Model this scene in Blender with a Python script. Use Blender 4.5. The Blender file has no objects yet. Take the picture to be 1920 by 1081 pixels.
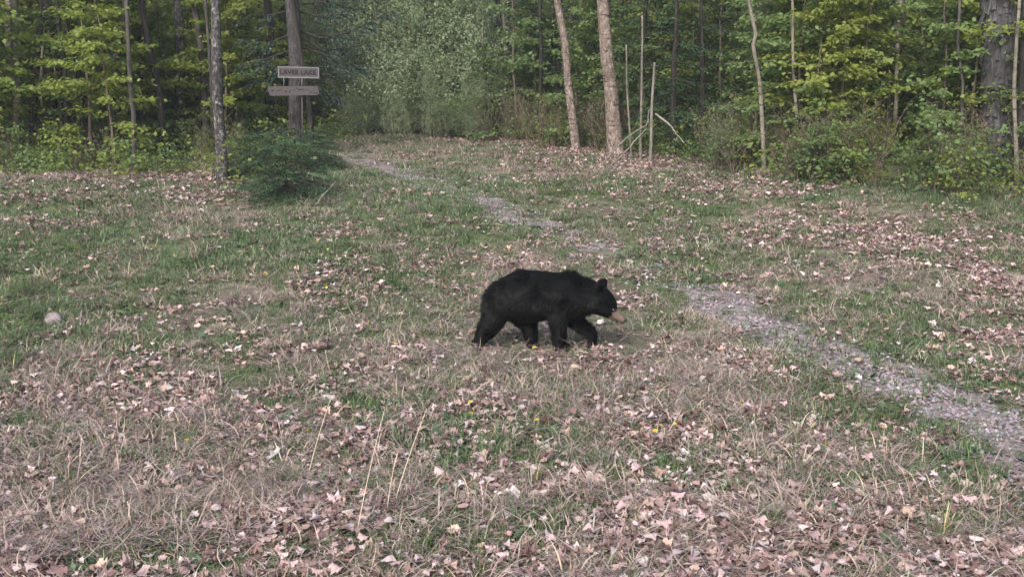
import bpy, math, random
import numpy as np
from mathutils import Vector, Matrix

R = math.radians
rng = np.random.default_rng(7)
random.seed(7)
sc = bpy.context.scene
COL = sc.collection

# ------------------------------------------------------------------ camera, sky, sun, exposure
HAZE = .0010                       # density of the air
PITCH = 10.26
CAM = np.array([0.0, 0.0, 2.2])
FPX = 2156.0                       # focal length in photograph pixels (1920 wide)
cam_d = bpy.data.cameras.new('camera')
cam_d.sensor_width = 36.0
cam_d.lens = FPX / 1920 * 36.0
cam_d.clip_end = 500
cam = bpy.data.objects.new('camera', cam_d)
cam.location = CAM
cam.rotation_euler = (R(90 - PITCH), 0, 0)
COL.objects.link(cam)
sc.camera = cam

SUN_EL, SUN_AZ = 38.0, 200.0       # degrees, azimuth clockwise from +Y (light comes from behind-left of the camera)
w = bpy.data.worlds.new('World')
sc.world = w
w.use_nodes = True
nt = w.node_tree
nt.nodes.clear()
sky = nt.nodes.new('ShaderNodeTexSky')
sky.sky_type = 'NISHITA'
sky.sun_disc = False
sky.sun_elevation = R(SUN_EL)
sky.sun_rotation = R(SUN_AZ)
sky.dust_density = 4.0
hs = nt.nodes.new('ShaderNodeHueSaturation')
hs.inputs['Saturation'].default_value = 0.8
bg = nt.nodes.new('ShaderNodeBackground')
bg.inputs['Strength'].default_value = 0.15
wo = nt.nodes.new('ShaderNodeOutputWorld')
nt.links.new(sky.outputs[0], hs.inputs['Color'])
nt.links.new(hs.outputs[0], bg.inputs[0])
nt.links.new(bg.outputs[0], wo.inputs[0])

sun_d = bpy.data.lights.new('sun', 'SUN')
sun_d.energy = 1.7
sun_d.angle = R(10)
sun_d.color = (1.0, 0.99, 0.985)
sun = bpy.data.objects.new('sun', sun_d)
az = R(SUN_AZ)
sdir = Vector((math.sin(az) * math.cos(R(SUN_EL)), math.cos(az) * math.cos(R(SUN_EL)), math.sin(R(SUN_EL))))
sun.rotation_euler = sdir.to_track_quat('Z', 'Y').to_euler()
sun.location = sdir * 60
COL.objects.link(sun)

sc.view_settings.view_transform = 'Standard'
sc.view_settings.look = 'None'
sc.view_settings.exposure = 1.42
sc.view_settings.gamma = 1.0
sc.view_settings.use_curve_mapping = False
sc.render.engine = 'CYCLES'
sc.cycles.use_denoising = True
sc.cycles.denoiser = 'OPENIMAGEDENOISE'
sc.cycles.denoising_input_passes = 'RGB_ALBEDO_NORMAL'
sc.cycles.denoising_prefilter = 'ACCURATE'
sc.cycles.max_bounces = 10
sc.cycles.diffuse_bounces = 6
sc.cycles.glossy_bounces = 2
sc.cycles.transmission_bounces = 6
sc.cycles.transparent_max_bounces = 4

# ------------------------------------------------------------------ noise, terrain, pixel helpers
_T = np.random.default_rng(11).random((256, 256))


def vnoise(x, y, seed=0):
    x = np.asarray(x, float) + seed * 17.13
    y = np.asarray(y, float) + seed * 5.71
    xi = np.floor(x).astype(int)
    yi = np.floor(y).astype(int)
    fx = x - xi
    fy = y - yi
    fx = fx * fx * (3 - 2 * fx)
    fy = fy * fy * (3 - 2 * fy)
    a = _T[xi & 255, yi & 255]
    b = _T[(xi + 1) & 255, yi & 255]
    c = _T[xi & 255, (yi + 1) & 255]
    d = _T[(xi + 1) & 255, (yi + 1) & 255]
    return (a * (1 - fx) + b * fx) * (1 - fy) + (c * (1 - fx) + d * fx) * fy


def fbm(x, y, seed=0, oct=4):
    s = 0.0
    a = 0.5
    t = 0.0
    for o in range(oct):
        s = s + a * vnoise(np.asarray(x) * 2 ** o, np.asarray(y) * 2 ** o, seed + o)
        t += a
        a *= 0.5
    return s / t


_ky = np.array([-20, 0, 8.5, 10.5, 12.5, 17, 21, 24.5, 27, 31, 35, 50, 80, 160.0])
_kz = np.array([0, 0, 0, .06, .20, .62, .80, .86, .84, .85, 1.35, 5.2, 13.0, 30.0])  # steep far hillside added so the tree tops on it catch the light
_yy = np.linspace(-20, 160, 1801)
_zz = np.interp(_yy, _ky, _kz)
_k = np.hanning(25)
_k /= _k.sum()
_zz = np.convolve(np.pad(_zz, 12, mode='edge'), _k, mode='valid')


def gz(x, y):
    x = np.asarray(x, float)
    y = np.asarray(y, float)
    z = np.interp(y, _yy, _zz)
    near = np.clip(1 - y / 40, 0, 1)
    z = z + (fbm(x * .55, y * .55, 3, 3) - .5) * .14 * np.clip((y - 1) / 14, .25, 1)
    z = z + (fbm(x * 2.6, y * 2.6, 5, 3) - .5) * .05
    # raised bank at the far left of the clearing, small shoulder along the right-hand woods
    z = z + .22 * np.exp(-((x + 7.2) / 1.6) ** 2 - ((y - 16.4) / 1.3) ** 2)
    z = z + .22 * np.exp(-((x - 8.2) / 2.6) ** 2 - ((y - 18.5) / 1.6) ** 2)
    return z


_cp, _sp = math.cos(R(PITCH)), math.sin(R(PITCH))


def ray(px, py):
    u = (px - 960.0) / FPX
    v = (540.5 - py) / FPX
    return np.array([u, _cp + v * _sp, -_sp + v * _cp])


def at_y(px, py, Y):
    d = ray(px, py)
    return CAM + d * (Y / d[1])


def unproj(px, py):
    d = ray(px, py)
    t = 2.0
    while t < 90:
        p = CAM + d * t
        if p[2] < float(gz(p[0], p[1])):
            break
        t += .02
    return p


def ground_at(px, Y):
    """point of the ground seen in picture column px at distance Y"""
    x = (px - 960.0) / FPX * Y * 1.0
    for _ in range(3):
        z = float(gz(x, Y))
        depth = Y * _cp - (z - CAM[2]) * _sp
        x = (px - 960.0) / FPX * depth
    return np.array([x, Y, float(gz(x, Y))])


# ------------------------------------------------------------------ mesh helpers
class MB:
    """collects quads (and triangles written as quads with a repeated corner) into one mesh"""

    def __init__(self):
        self.v, self.f, self.c, self.m = [], [], [], []
        self.n = 0

    def add(self, v, f, col=(1, 1, 1), mat=0):
        v = np.asarray(v, float).reshape(-1, 3)
        f = np.asarray(f, np.int64).reshape(-1, 4)
        self.v.append(v)
        self.f.append(f + self.n)
        c = np.empty((len(v), 3))
        c[:] = col
        self.c.append(c)
        self.m.append(np.full(len(f), mat, np.int32))
        self.n += len(v)

    def mesh(self, name, mats, smooth=True):
        v = np.concatenate(self.v)
        f = np.concatenate(self.f)
        c = np.concatenate(self.c)
        m = np.concatenate(self.m)
        tri = f[:, 3] == f[:, 2]
        cnt = np.where(tri, 3, 4)
        keep = np.ones(f.shape, bool)
        keep[tri, 3] = False
        loops = f[keep]
        me = bpy.data.meshes.new(name)
        me.vertices.add(len(v))
        me.vertices.foreach_set('co', v.ravel().astype(np.float32))
        me.loops.add(len(loops))
        me.loops.foreach_set('vertex_index', loops.astype(np.int32))
        me.polygons.add(len(f))
        st = np.concatenate([[0], np.cumsum(cnt)[:-1]])
        me.polygons.foreach_set('loop_start', st.astype(np.int32))
        me.polygons.foreach_set('loop_total', cnt.astype(np.int32))
        for x in (mats if isinstance(mats, (list, tuple)) else [mats]):
            me.materials.append(x)
        me.polygons.foreach_set('material_index', m)
        me.polygons.foreach_set('use_smooth', np.full(len(f), smooth, bool))
        at = me.attributes.new('tone', 'FLOAT_COLOR', 'POINT')
        rgba = np.ones((len(v), 4), np.float32)
        rgba[:, :3] = c
        at.data.foreach_set('color', rgba.ravel())
        me.update(calc_edges=True)
        me.validate()
        return me


def norm(a):
    return a / np.maximum(np.linalg.norm(a, axis=-1, keepdims=True), 1e-9)


def tube(mb, pts, rad, sides=6, col=(1, 1, 1), mat=0, rough=0.0, seed=0, cap=True):
    pts = np.asarray(pts, float)
    n = len(pts)
    rad = np.broadcast_to(np.asarray(rad, float), (n,))
    tan = norm(np.gradient(pts, axis=0))
    ref = np.array([1.0, 0.13, 0]) if abs(tan[0][2]) > .7 else np.array([0, 0, 1.0])
    a = norm(np.cross(tan, ref))
    b = np.cross(tan, a)
    th = np.linspace(0, 2 * math.pi, sides, endpoint=False)
    rr = rad[:, None] * np.ones((n, sides))
    if rough:
        zz = np.cumsum(np.r_[0, np.linalg.norm(np.diff(pts, axis=0), axis=1)])
        rr = rr * (1 + rough * (fbm(np.cos(th)[None] * 1.7 + 5 + zz[:, None] * .2, np.sin(th)[None] * 1.7 + zz[:, None] * 2.2, seed, 3) - .5) * 2)
    v = pts[:, None] + (np.cos(th)[None, :, None] * a[:, None] + np.sin(th)[None, :, None] * b[:, None]) * rr[..., None]
    i = np.arange(n - 1)[:, None]
    j = np.arange(sides)[None]
    k = (j + 1) % sides
    f = np.stack([i * sides + j, i * sides + k, (i + 1) * sides + k, (i + 1) * sides + j], -1)
    v = v.reshape(-1, 3)
    f = f.reshape(-1, 4)
    if cap:
        v = np.vstack([v, pts[-1:], pts[:1]])
        L = (n - 1) * sides
        jj = np.arange(sides)
        kk = (jj + 1) % sides
        e = n * sides
        f = np.vstack([f, np.stack([L + jj, L + kk, np.full(sides, e), np.full(sides, e)], -1),
                       np.stack([kk, jj, np.full(sides, e + 1), np.full(sides, e + 1)], -1)])
    mb.add(v, f, col, mat)


def leafs(mb, pos, dr, nr, L, W, fold=.18, col=(1, 1, 1), mat=0):
    """folded leaf blades: five corners, two quads each"""
    pos = np.asarray(pos, float)
    dr = norm(dr)
    sd = norm(np.cross(nr, dr))
    nr = np.cross(dr, sd)
    n = len(pos)
    L = np.broadcast_to(L, (n,))[:, None]
    W = np.broadcast_to(W, (n,))[:, None]
    T = pos + dr * L - nr * L * .12
    M = pos + dr * L * .5 - nr * W * fold
    A = pos + dr * L * .42 + sd * W * .5
    B = pos + dr * L * .42 - sd * W * .5
    v = np.stack([pos, A, T, B, M], 1).reshape(-1, 3)
    o = (np.arange(n) * 5)[:, None]
    f = np.concatenate([o + np.array([[0, 4, 2, 1]]), o + np.array([[0, 3, 2, 4]])])
    c = np.asarray(col, float)
    if c.ndim == 2:
        c = np.repeat(c, 5, 0)
    mb.add(v, f, c, mat)


def rand_unit(n):
    return norm(rng.normal(size=(n, 3)))


def blades(mb, base, az, lean, length, width, curl, seg=4, col=(1, 1, 1), mat=0, roll=None):
    """curved grass blades: ribbon strips"""
    n = len(base)
    t = np.linspace(0, 1, seg + 1)[None, :]
    ang = lean[:, None] + curl[:, None] * t ** 1.3
    ds = length[:, None] / seg
    dh = np.sin(ang) * ds
    dz = np.cos(ang) * ds
    h = np.concatenate([np.zeros((n, 1)), np.cumsum(dh[:, :-1], 1)], 1)
    z = np.concatenate([np.zeros((n, 1)), np.cumsum(dz[:, :-1], 1)], 1)
    twist = (az[:, None] + (rng.normal(0, .5, n)[:, None]) * t)
    px = base[:, 0:1] + np.cos(twist) * h
    py = base[:, 1:2] + np.sin(twist) * h
    pz = np.maximum(base[:, 2:3] + z, .004)
    ra = az + (rng.normal(0, .6, n) if roll is None else roll) + math.pi / 2
    wv = width[:, None] * (1 - t ** 2.2) * .5 + .0004
    c = np.stack([px, py, pz], -1)
    s = np.stack([np.cos(ra)[:, None] * wv, np.sin(ra)[:, None] * wv, np.zeros_like(wv)], -1)
    v = np.stack([c - s, c + s], 2).reshape(-1, 3)
    k = (seg + 1) * 2
    o = (np.arange(n) * k)[:, None, None]
    q = (np.arange(seg) * 2)[None, :, None]
    f = (o + q + np.array([0, 1, 3, 2])[None, None]).reshape(-1, 4)
    cc = np.asarray(col, float)
    if cc.ndim == 2:
        cc = np.repeat(cc, k, 0)
    mb.add(v, f, cc, mat)


def link(name, me, parent=None, loc=None, rz=0.0, sc_=None):
    o = bpy.data.objects.new(name, me)
    COL.objects.link(o)
    if parent is not None:
        o.parent = parent
    if loc is not None:
        o.location = loc
    o.rotation_euler = (0, 0, rz)
    if sc_ is not None:
        o.scale = (sc_,) * 3 if np.isscalar(sc_) else sc_
    return o


def tag(o, label=None, cat=None, group=None, kind=None):
    if label: o['label'] = label
    if cat: o['category'] = cat
    if group: o['group'] = group
    if kind: o['kind'] = kind
    return o


# ------------------------------------------------------------------ materials
class NT:
    def __init__(self, name):
        self.m = bpy.data.materials.new(name)
        self.m.use_nodes = True
        self.t = self.m.node_tree
        self.t.nodes.clear()
        self.out = self.n('ShaderNodeOutputMaterial')

    def n(self, typ, **kw):
        x = self.t.nodes.new(typ)
        for k, v in kw.items():
            setattr(x, k, v)
        return x

    def l(self, a, b):
        self.t.links.new(a, b)

    def noise(self, scale, detail=4, rough=.6, vec=None, dist=0.0):
        x = self.n('ShaderNodeTexNoise')
        x.inputs['Scale'].default_value = scale
        x.inputs['Detail'].default_value = detail
        x.inputs['Roughness'].default_value = rough
        x.inputs['Distortion'].default_value = dist
        if vec is not None: self.l(vec, x.inputs['Vector'])
        return x.outputs['Fac']

    def ramp(self, fac, stops):
        x = self.n('ShaderNodeValToRGB')
        e = x.color_ramp.elements
        while len(e) > 1: e.remove(e[-1])
        for i, (p, c) in enumerate(stops):
            el = e[0] if i == 0 else e.new(p)
            el.position = p
            c = (c, c, c) if np.isscalar(c) else c
            el.color = (*c, 1)
        self.l(fac, x.inputs[0])
        return x.outputs[0]

    def mix(self, fac, a, b, mode='MIX'):
        x = self.n('ShaderNodeMix', data_type='RGBA', blend_type=mode)
        for s, val in ((x.inputs[0], fac), (x.inputs[6], a), (x.inputs[7], b)):
            if hasattr(val, 'links') or isinstance(val, bpy.types.NodeSocket):
                self.l(val, s)
            elif np.isscalar(val):
                s.default_value = val
            else:
                s.default_value = (*val, 1)
        return x.outputs[2]

    def math(self, op, a, b=None):
        x = self.n('ShaderNodeMath', operation=op)
        for s, val in ((x.inputs[0], a), (x.inputs[1], b)):
            if val is None: continue
            if isinstance(val, bpy.types.NodeSocket): self.l(val, s)
            else: s.default_value = val
        return x.outputs[0]

    def coord(self, kind='Object', scale=(1, 1, 1)):
        tc = self.n('ShaderNodeTexCoord')
        mp = self.n('ShaderNodeMapping')
        mp.inputs['Scale'].default_value = scale
        self.l(tc.outputs[kind], mp.inputs[0])
        return mp.outputs[0]

    def attr(self, name, typ='GEOMETRY'):
        x = self.n('ShaderNodeAttribute', attribute_type=typ, attribute_name=name)
        return x

    def surface(self, color, rough=.8, spec=.3, bump=None, bdist=.01, bstr=.6, trans=0.0, tcol=None):
        p = self.n('ShaderNodeBsdfPrincipled')
        if isinstance(color, bpy.types.NodeSocket): self.l(color, p.inputs['Base Color'])
        else: p.inputs['Base Color'].default_value = (*color, 1)
        p.inputs['Roughness'].default_value = rough
        p.inputs['Specular IOR Level'].default_value = spec
        if bump is not None:
            b = self.n('ShaderNodeBump')
            b.inputs['Distance'].default_value = bdist
            b.inputs['Strength'].default_value = bstr
            self.l(bump, b.inputs['Height'])
            self.l(b.outputs[0], p.inputs['Normal'])
        s = p.outputs[0]
        if trans:
            t = self.n('ShaderNodeBsdfTranslucent')
            c = tcol if tcol is not None else color
            if isinstance(c, bpy.types.NodeSocket): self.l(c, t.inputs[0])
            else: t.inputs[0].default_value = (*c, 1)
            mx = self.n('ShaderNodeMixShader')
            mx.inputs[0].default_value = trans
            self.l(p.outputs[0], mx.inputs[1])
            self.l(t.outputs[0], mx.inputs[2])
            s = mx.outputs[0]
        self.l(s, self.out.inputs['Surface'])
        return self.m


def leaf_mat(name, c0, c1, c2, trans=.3, rough=.55, tint='tone'):
    m = NT(name)
    oi = m.n('ShaderNodeObjectInfo')
    col = m.ramp(oi.outputs['Random'], [(0, c0), (.5, c1), (1, c2)])
    a = m.attr(tint)
    col = m.mix(1.0, col, a.outputs['Color'], 'MULTIPLY')
    # thin spring leaves let through more, and yellower, light than they reflect
    tcol = m.mix(1.0, col, (2.0, 2.05, 1.7), 'MULTIPLY') if trans > .3 else None
    return m.surface(col, rough, .35, trans=trans, tcol=tcol)


def blade_mat(name, trans=.2, rough=.6):
    """colour from the blade's own tone times the clump's tint"""
    m = NT(name)
    a = m.attr('tone')
    b = m.attr('tint', 'INSTANCER')
    col = m.mix(1.0, m.mix(1.0, a.outputs['Color'], b.outputs['Color'], 'MULTIPLY'), (.66, .675, .715), 'MULTIPLY')
    return m.surface(col, rough, .25, trans=trans)


def bark_mat(name, dark, mid, light, patch=None, patch_amt=.5, bands=None, vscale=.16, fscale=26.0, grain=1.0):
    m = NT(name)
    vec = m.coord('Object', (1, 1, vscale))
    n1 = m.noise(fscale, 5, .65, vec, .4)
    col = m.ramp(n1, [(.28, dark), (.5, mid), (.72, light)])
    v2 = m.coord('Object', (1, 1, .7))
    if patch is not None:
        n2 = m.noise(15.0, 6, .75, v2, .8)
        fac = m.ramp(n2, [(patch_amt - .06, 0.0), (patch_amt + .06, .9)])
        col = m.mix(fac, col, patch)
    if bands is not None:
        v3 = m.coord('Object', (2.0, 2.0, 16.0))
        n3 = m.noise(1.8, 5, .7, v3, .6)
        fac = m.ramp(n3, [(.565, 0.0), (.62, .9)])
        col = m.mix(fac, col, bands)
    big = m.noise(1.3, 3, .6, v2)
    col = m.mix(1.0, col, m.ramp(big, [(.3, .72), (.7, 1.15)]), 'MULTIPLY')
    return m.surface(col, .9, .15, bump=n1, bdist=.035 * grain, bstr=1.0)


M = {}
M['leaf_yellow'] = leaf_mat('leaf_yellow_green', (.165, .205, .044), (.190, .220, .050), (.142, .190, .046), .5)
M['leaf_green'] = leaf_mat('leaf_mid_green', (.115, .172, .062), (.140, .190, .064), (.098, .158, .060), .48)
M['leaf_dark'] = leaf_mat('leaf_dark_green', (.075, .120, .044), (.090, .130, .046), (.062, .108, .044), .42)
M['leaf_pale'] = leaf_mat('leaf_pale_green', (.25, .305, .19), (.275, .325, .20), (.225, .285, .18), .5)  # pale green, lightened further to stand in for haze beyond the trail
M['needle'] = leaf_mat('conifer_needles', (.028, .055, .024), (.036, .066, .028), (.023, .048, .022), .15, .5)
M['needle_pale'] = leaf_mat('spruce_needles', (.020, .042, .032), (.026, .050, .035), (.018, .038, .030), .10, .5)
M['leaf_brown'] = leaf_mat('sparse_bud_leaves', (.11, .075, .045), (.12, .095, .045), (.10, .06, .045), .25)
M['bark_lichen'] = bark_mat('bark_lichen', (.012, .011, .011), (.036, .033, .033), (.085, .080, .078), (.24, .235, .23), .575, None, .4, 26, 1.4)
M['bark_grey'] = bark_mat('bark_grey', (0.022, 0.019, 0.019), (0.053, 0.047, 0.045), (0.099, 0.090, 0.084), (0.149, 0.149, 0.136), .66)
M['bark_dark'] = bark_mat('bark_dark', (0.011, 0.009, 0.009), (0.028, 0.024, 0.022), (0.053, 0.046, 0.042), (0.105, 0.105, 0.093), .66)
M['bark_spruce'] = bark_mat('bark_spruce', (.016, .014, .015), (.052, .047, .050), (.115, .108, .112), (.14, .145, .13), .66, None, .3, 40, 1.6)
M['bark_birch'] = bark_mat('bark_yellow_birch', (.050, .036, .031), (.125, .096, .082), (.215, .172, .148), (.27, .235, .205), .56, (.028, .021, .019), .5, 22, 1.3)
M['bark_pale'] = bark_mat('bark_pale', (0.074, 0.065, 0.053), (0.140, 0.125, 0.102), (0.195, 0.177, 0.144), None, .5, (0.046, 0.040, 0.032), .3, 20)
M['bark_flaky'] = bark_mat('bark_flaky', (0.017, 0.016, 0.017), (0.056, 0.054, 0.056), (0.112, 0.108, 0.112), (0.134, 0.134, 0.137), .62, None, .14, 24, 1.6)
M['twig'] = bark_mat('twig_bark', (.05, .04, .033), (.11, .085, .07), (.17, .13, .11))
M['dead_wood'] = bark_mat('dead_wood', (.07, .06, .055), (.15, .135, .12), (.24, .22, .20))
M['blade'] = blade_mat('grass_blade', .25, .55)
M['litter'] = blade_mat('dead_leaf_litter', .12, .75)

# ------------------------------------------------------------------ masks of the ground cover, laid out on the terrain


def patches(lst):
    out = []
    for px, py, rx, ry, s in lst:
        c = unproj(px, py)
        d = math.hypot(c[1], CAM[2])
        wx = rx * d / FPX
        y0 = unproj(px, min(py + ry, 1500))[1]
        y1 = unproj(px, max(py - ry, 262))[1]
        out.append((c[0], c[1], max(wx, .1), max((y1 - y0) / 2, .1), s))
    return out


P_LITTER = patches([(1280, 950, 200, 80, .9), (1560, 960, 160, 70, .9), (640, 880, 140, 60, .5), (900, 780, 150, 60, .5), (1180, 790, 120, 50, .7),
                    (280, 720, 110, 50, .6), (1640, 440, 260, 60, .9), (1840, 510, 120, 70, .9), (120, 365, 180, 30, .8), (1050, 905, 150, 40, .6),
                    (560, 985, 180, 50, .6), (1400, 350, 250, 30, .6), (1130, 315, 250, 25, .8), (960, 275, 150, 18, .6), (420, 370, 120, 20, .6),
                    (130, 740, 120, 40, .4), (720, 700, 90, 30, .4), (820, 560, 250, 60, .25), (60, 320, 120, 18, .8)])
P_STRAW = patches([(300, 920, 380, 110, .9), (900, 700, 260, 60, .6), (1000, 960, 400, 90, .6), (400, 415, 90, 22, .9), (470, 545, 90, 20, .8),
                   (1350, 740, 160, 60, .6), (760, 600, 160, 60, .4), (1560, 870, 180, 60, .5), (800, 325, 90, 12, .8), (1760, 960, 200, 60, .6),
                   (720, 278, 140, 10, 1.0), (600, 275, 60, 8, 1.0), (100, 432, 120, 16, .7), (1500, 590, 110, 30, .5), (1320, 620, 120, 40, .3), (850, 285, 120, 10, .7)])
P_GREEN = patches([(40, 560, 110, 140, 1.0), (110, 470, 190, 60, .7), (1800, 900, 180, 110, .6), (1620, 600, 160, 70, .7), (1750, 680, 160, 60, .7),
                   (880, 400, 140, 40, .6), (340, 495, 130, 40, .7), (1720, 345, 240, 40, .9), (560, 430, 100, 35, .6), (1250, 520, 90, 40, .5),
                   (1560, 760, 120, 60, .8), (200, 400, 140, 20, .5), (820, 780, 180, 70, .4), (180, 840, 140, 60, .5), (1380, 820, 160, 60, .3),
                   (1330, 460, 120, 40, .5), (650, 480, 260, 60, .3), (1000, 350, 180, 25, .5), (1250, 370, 160, 25, .4), (1480, 690, 90, 40, .5)])


def blob(lst, x, y):
    s = np.zeros(np.shape(x))
    for cx, cy, wx, wy, a in lst:
        s = np.maximum(s, a * np.exp(-(((x - cx) / wx) ** 2 + ((y - cy) / wy) ** 2)))
    return s


TRACK_A = np.array([unproj(*p)[:2] for p in [(2050, 960), (1900, 835), (1790, 765), (1640, 710), (1500, 640), (1380, 585), (1250, 525), (1130, 470), (1040, 432), (940, 392),
                                             (840, 355), (740, 322), (690, 300), (670, 280)]])
TRACK_B = np.array([unproj(*p)[:2] for p in [(2120, 690), (1920, 655), (1760, 595), (1600, 535), (1440, 480), (1330, 440), (1200, 395), (1080, 368), (960, 335), (860, 305), (790, 285)]])


def dist_line(L, x, y):
    best = np.full(np.shape(x), 1e9)
    for a, b in zip(L[:-1], L[1:]):
        ab = b - a
        t = np.clip(((x - a[0]) * ab[0] + (y - a[1]) * ab[1]) / (ab @ ab), 0, 1)
        best = np.minimum(best, np.hypot(x - a[0] - t * ab[0], y - a[1] - t * ab[1]))
    return best


def track(x, y):
    wob = (fbm(x * .9, y * .9, 21, 3) - .5) + (fbm(x * 4, y * 4, 22, 3) - .5) * .9
    da = dist_line(TRACK_A, x, y) + wob * .55
    db = dist_line(TRACK_B, x, y) + wob * .5
    brk = np.clip(fbm(x * .8, y * .8, 31, 3) * 3.2 - 1.0, 0, 1)
    far = np.interp(y, [6, 10, 13, 17, 21], [1, 1, .95, .85, .7])
    a = np.clip((.56 - da) / .52, 0, 1) * np.clip(.0 + brk * .7 + .5, 0, 1) * far
    b = np.clip((.22 - db) / .25, 0, 1) * np.clip(brk * .8 - .1, 0, 1) * far
    return np.maximum(a, b * .8)


def lane(x, y):
    """where wheels keep the growth short, along both tracks"""
    wob = (fbm(x * 1.3, y * 1.3, 25, 3) - .5) * .4
    return np.clip((.55 - np.minimum(dist_line(TRACK_A, x, y), dist_line(TRACK_B, x, y) + .15) + wob) / .4, 0, 1)


def m_litter(x, y):
    return np.clip(blob(P_LITTER, x, y) + (fbm(x * .8, y * .8, 41, 4) - .54 + .16 * np.exp(-((y - 5.2) / 2.4) ** 2)) * 1.3 + (fbm(x * 2.6, y * 2.6, 42, 3) - .5) * 1.3, 0, 1)


def m_straw(x, y):
    return np.clip(blob(P_STRAW, x, y) + (fbm(x * .7, y * .7, 51, 4) - .42) * 1.3 + (fbm(x * 3.0, y * 3.0, 52, 3) - .5) * .9, 0, 1)


def m_green(x, y):
    return np.clip(blob(P_GREEN, x, y) + (fbm(x * .75, y * .75, 61, 4) - .22 - .10 * np.exp(-((y - 6) / 2.2) ** 2)) * 1.9 + (fbm(x * 3.1, y * 3.1, 62, 3) - .5) * .8, 0, 1)


def woods(x, y):
    """1 inside the woods, 0 in the clearing"""
    px = x / np.maximum(y, 1) * FPX + 960
    edge = np.interp(px, [-400, 0, 250, 420, 560, 640, 680, 820, 900, 1050, 1300, 1500, 1700, 1920, 2300], [16.6, 17.6, 17.6, 17.4, 18.2, 24, 34, 34, 26.5, 23, 19.5, 18, 17, 16.4, 15.5])
    return np.clip((y - edge) / 1.2 + (fbm(x * .8, y * .8, 71, 3) - .5) * .8 + .5, 0, 1)


# ------------------------------------------------------------------ ground
ys = np.concatenate([np.linspace(-9, 3, 40, endpoint=False), 3 + (np.linspace(0, 1, 300) ** 1.8) * 92])
us = np.linspace(-1, 1, 381)
us = np.sign(us) * np.abs(us) ** 1.15
gy = ys[:, None] * np.ones((1, 381))
gx = us[None] * (9 + np.maximum(ys, 0) * .95)[:, None]
gzv = gz(gx, gy)
mb = MB()
ny, nx = gx.shape
i = np.arange(ny - 1)[:, None]
j = np.arange(nx - 1)[None]
gf = np.stack([i * nx + j, i * nx + j + 1, (i + 1) * nx + j + 1, (i + 1) * nx + j], -1).reshape(-1, 4)
gcol = np.stack([m_litter(gx, gy), m_straw(gx, gy), m_green(gx, gy)], -1).reshape(-1, 3)
mb.add(np.stack([gx, gy, gzv], -1), gf, gcol)
g = NT('meadow_ground')
vec = g.coord('Object')
a = g.attr('tone')
sep = g.n('ShaderNodeSeparateColor')
g.l(a.outputs['Color'], sep.inputs[0])
nf = g.noise(38, 6, .7, vec, .5)
nm = g.noise(7, 5, .65, vec)
soil = g.ramp(nf, [(.3, (.036, .032, .022)), (.5, (.092, .082, .058)), (.68, (.18, .158, .122))])
lit = g.ramp(g.noise(55, 4, .7, vec, .8), [(.32, (.10, .065, .05)), (.5, (.26, .19, .155)), (.68, (.46, .37, .33))])
strw = g.ramp(g.noise(60, 5, .75, vec, 1.2), [(.3, (.085, .075, .055)), (.5, (.20, .178, .14)), (.7, (.34, .305, .25))])
grn = g.ramp(g.noise(45, 5, .75, vec, 1.0), [(.3, (.022, .034, .014)), (.5, (.065, .085, .036)), (.7, (.14, .16, .075))])
jit = g.math('MULTIPLY', g.math('SUBTRACT', nm, .5), 1.3)
f1 = g.math('ADD', sep.outputs[0], jit)
f2 = g.math('ADD', sep.outputs[1], jit)
f3 = g.math('SUBTRACT', sep.outputs[2], jit)
col = g.mix(g.ramp(f1, [(.25, 0.0), (.6, 1.0)]), soil, lit)
col = g.mix(g.ramp(f2, [(.25, 0.0), (.6, 1.0)]), col, strw)
col = g.mix(g.ramp(f3, [(.2, 0.0), (.65, .9)]), col, grn)
gm = g.surface(col, .95, .1, bump=nf, bdist=.03, bstr=.8)
ground = link('ground', mb.mesh('ground', gm))
tag(ground, 'uneven clearing floor of old leaves, straw and new grass at the forest edge', 'ground', kind='structure')

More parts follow.
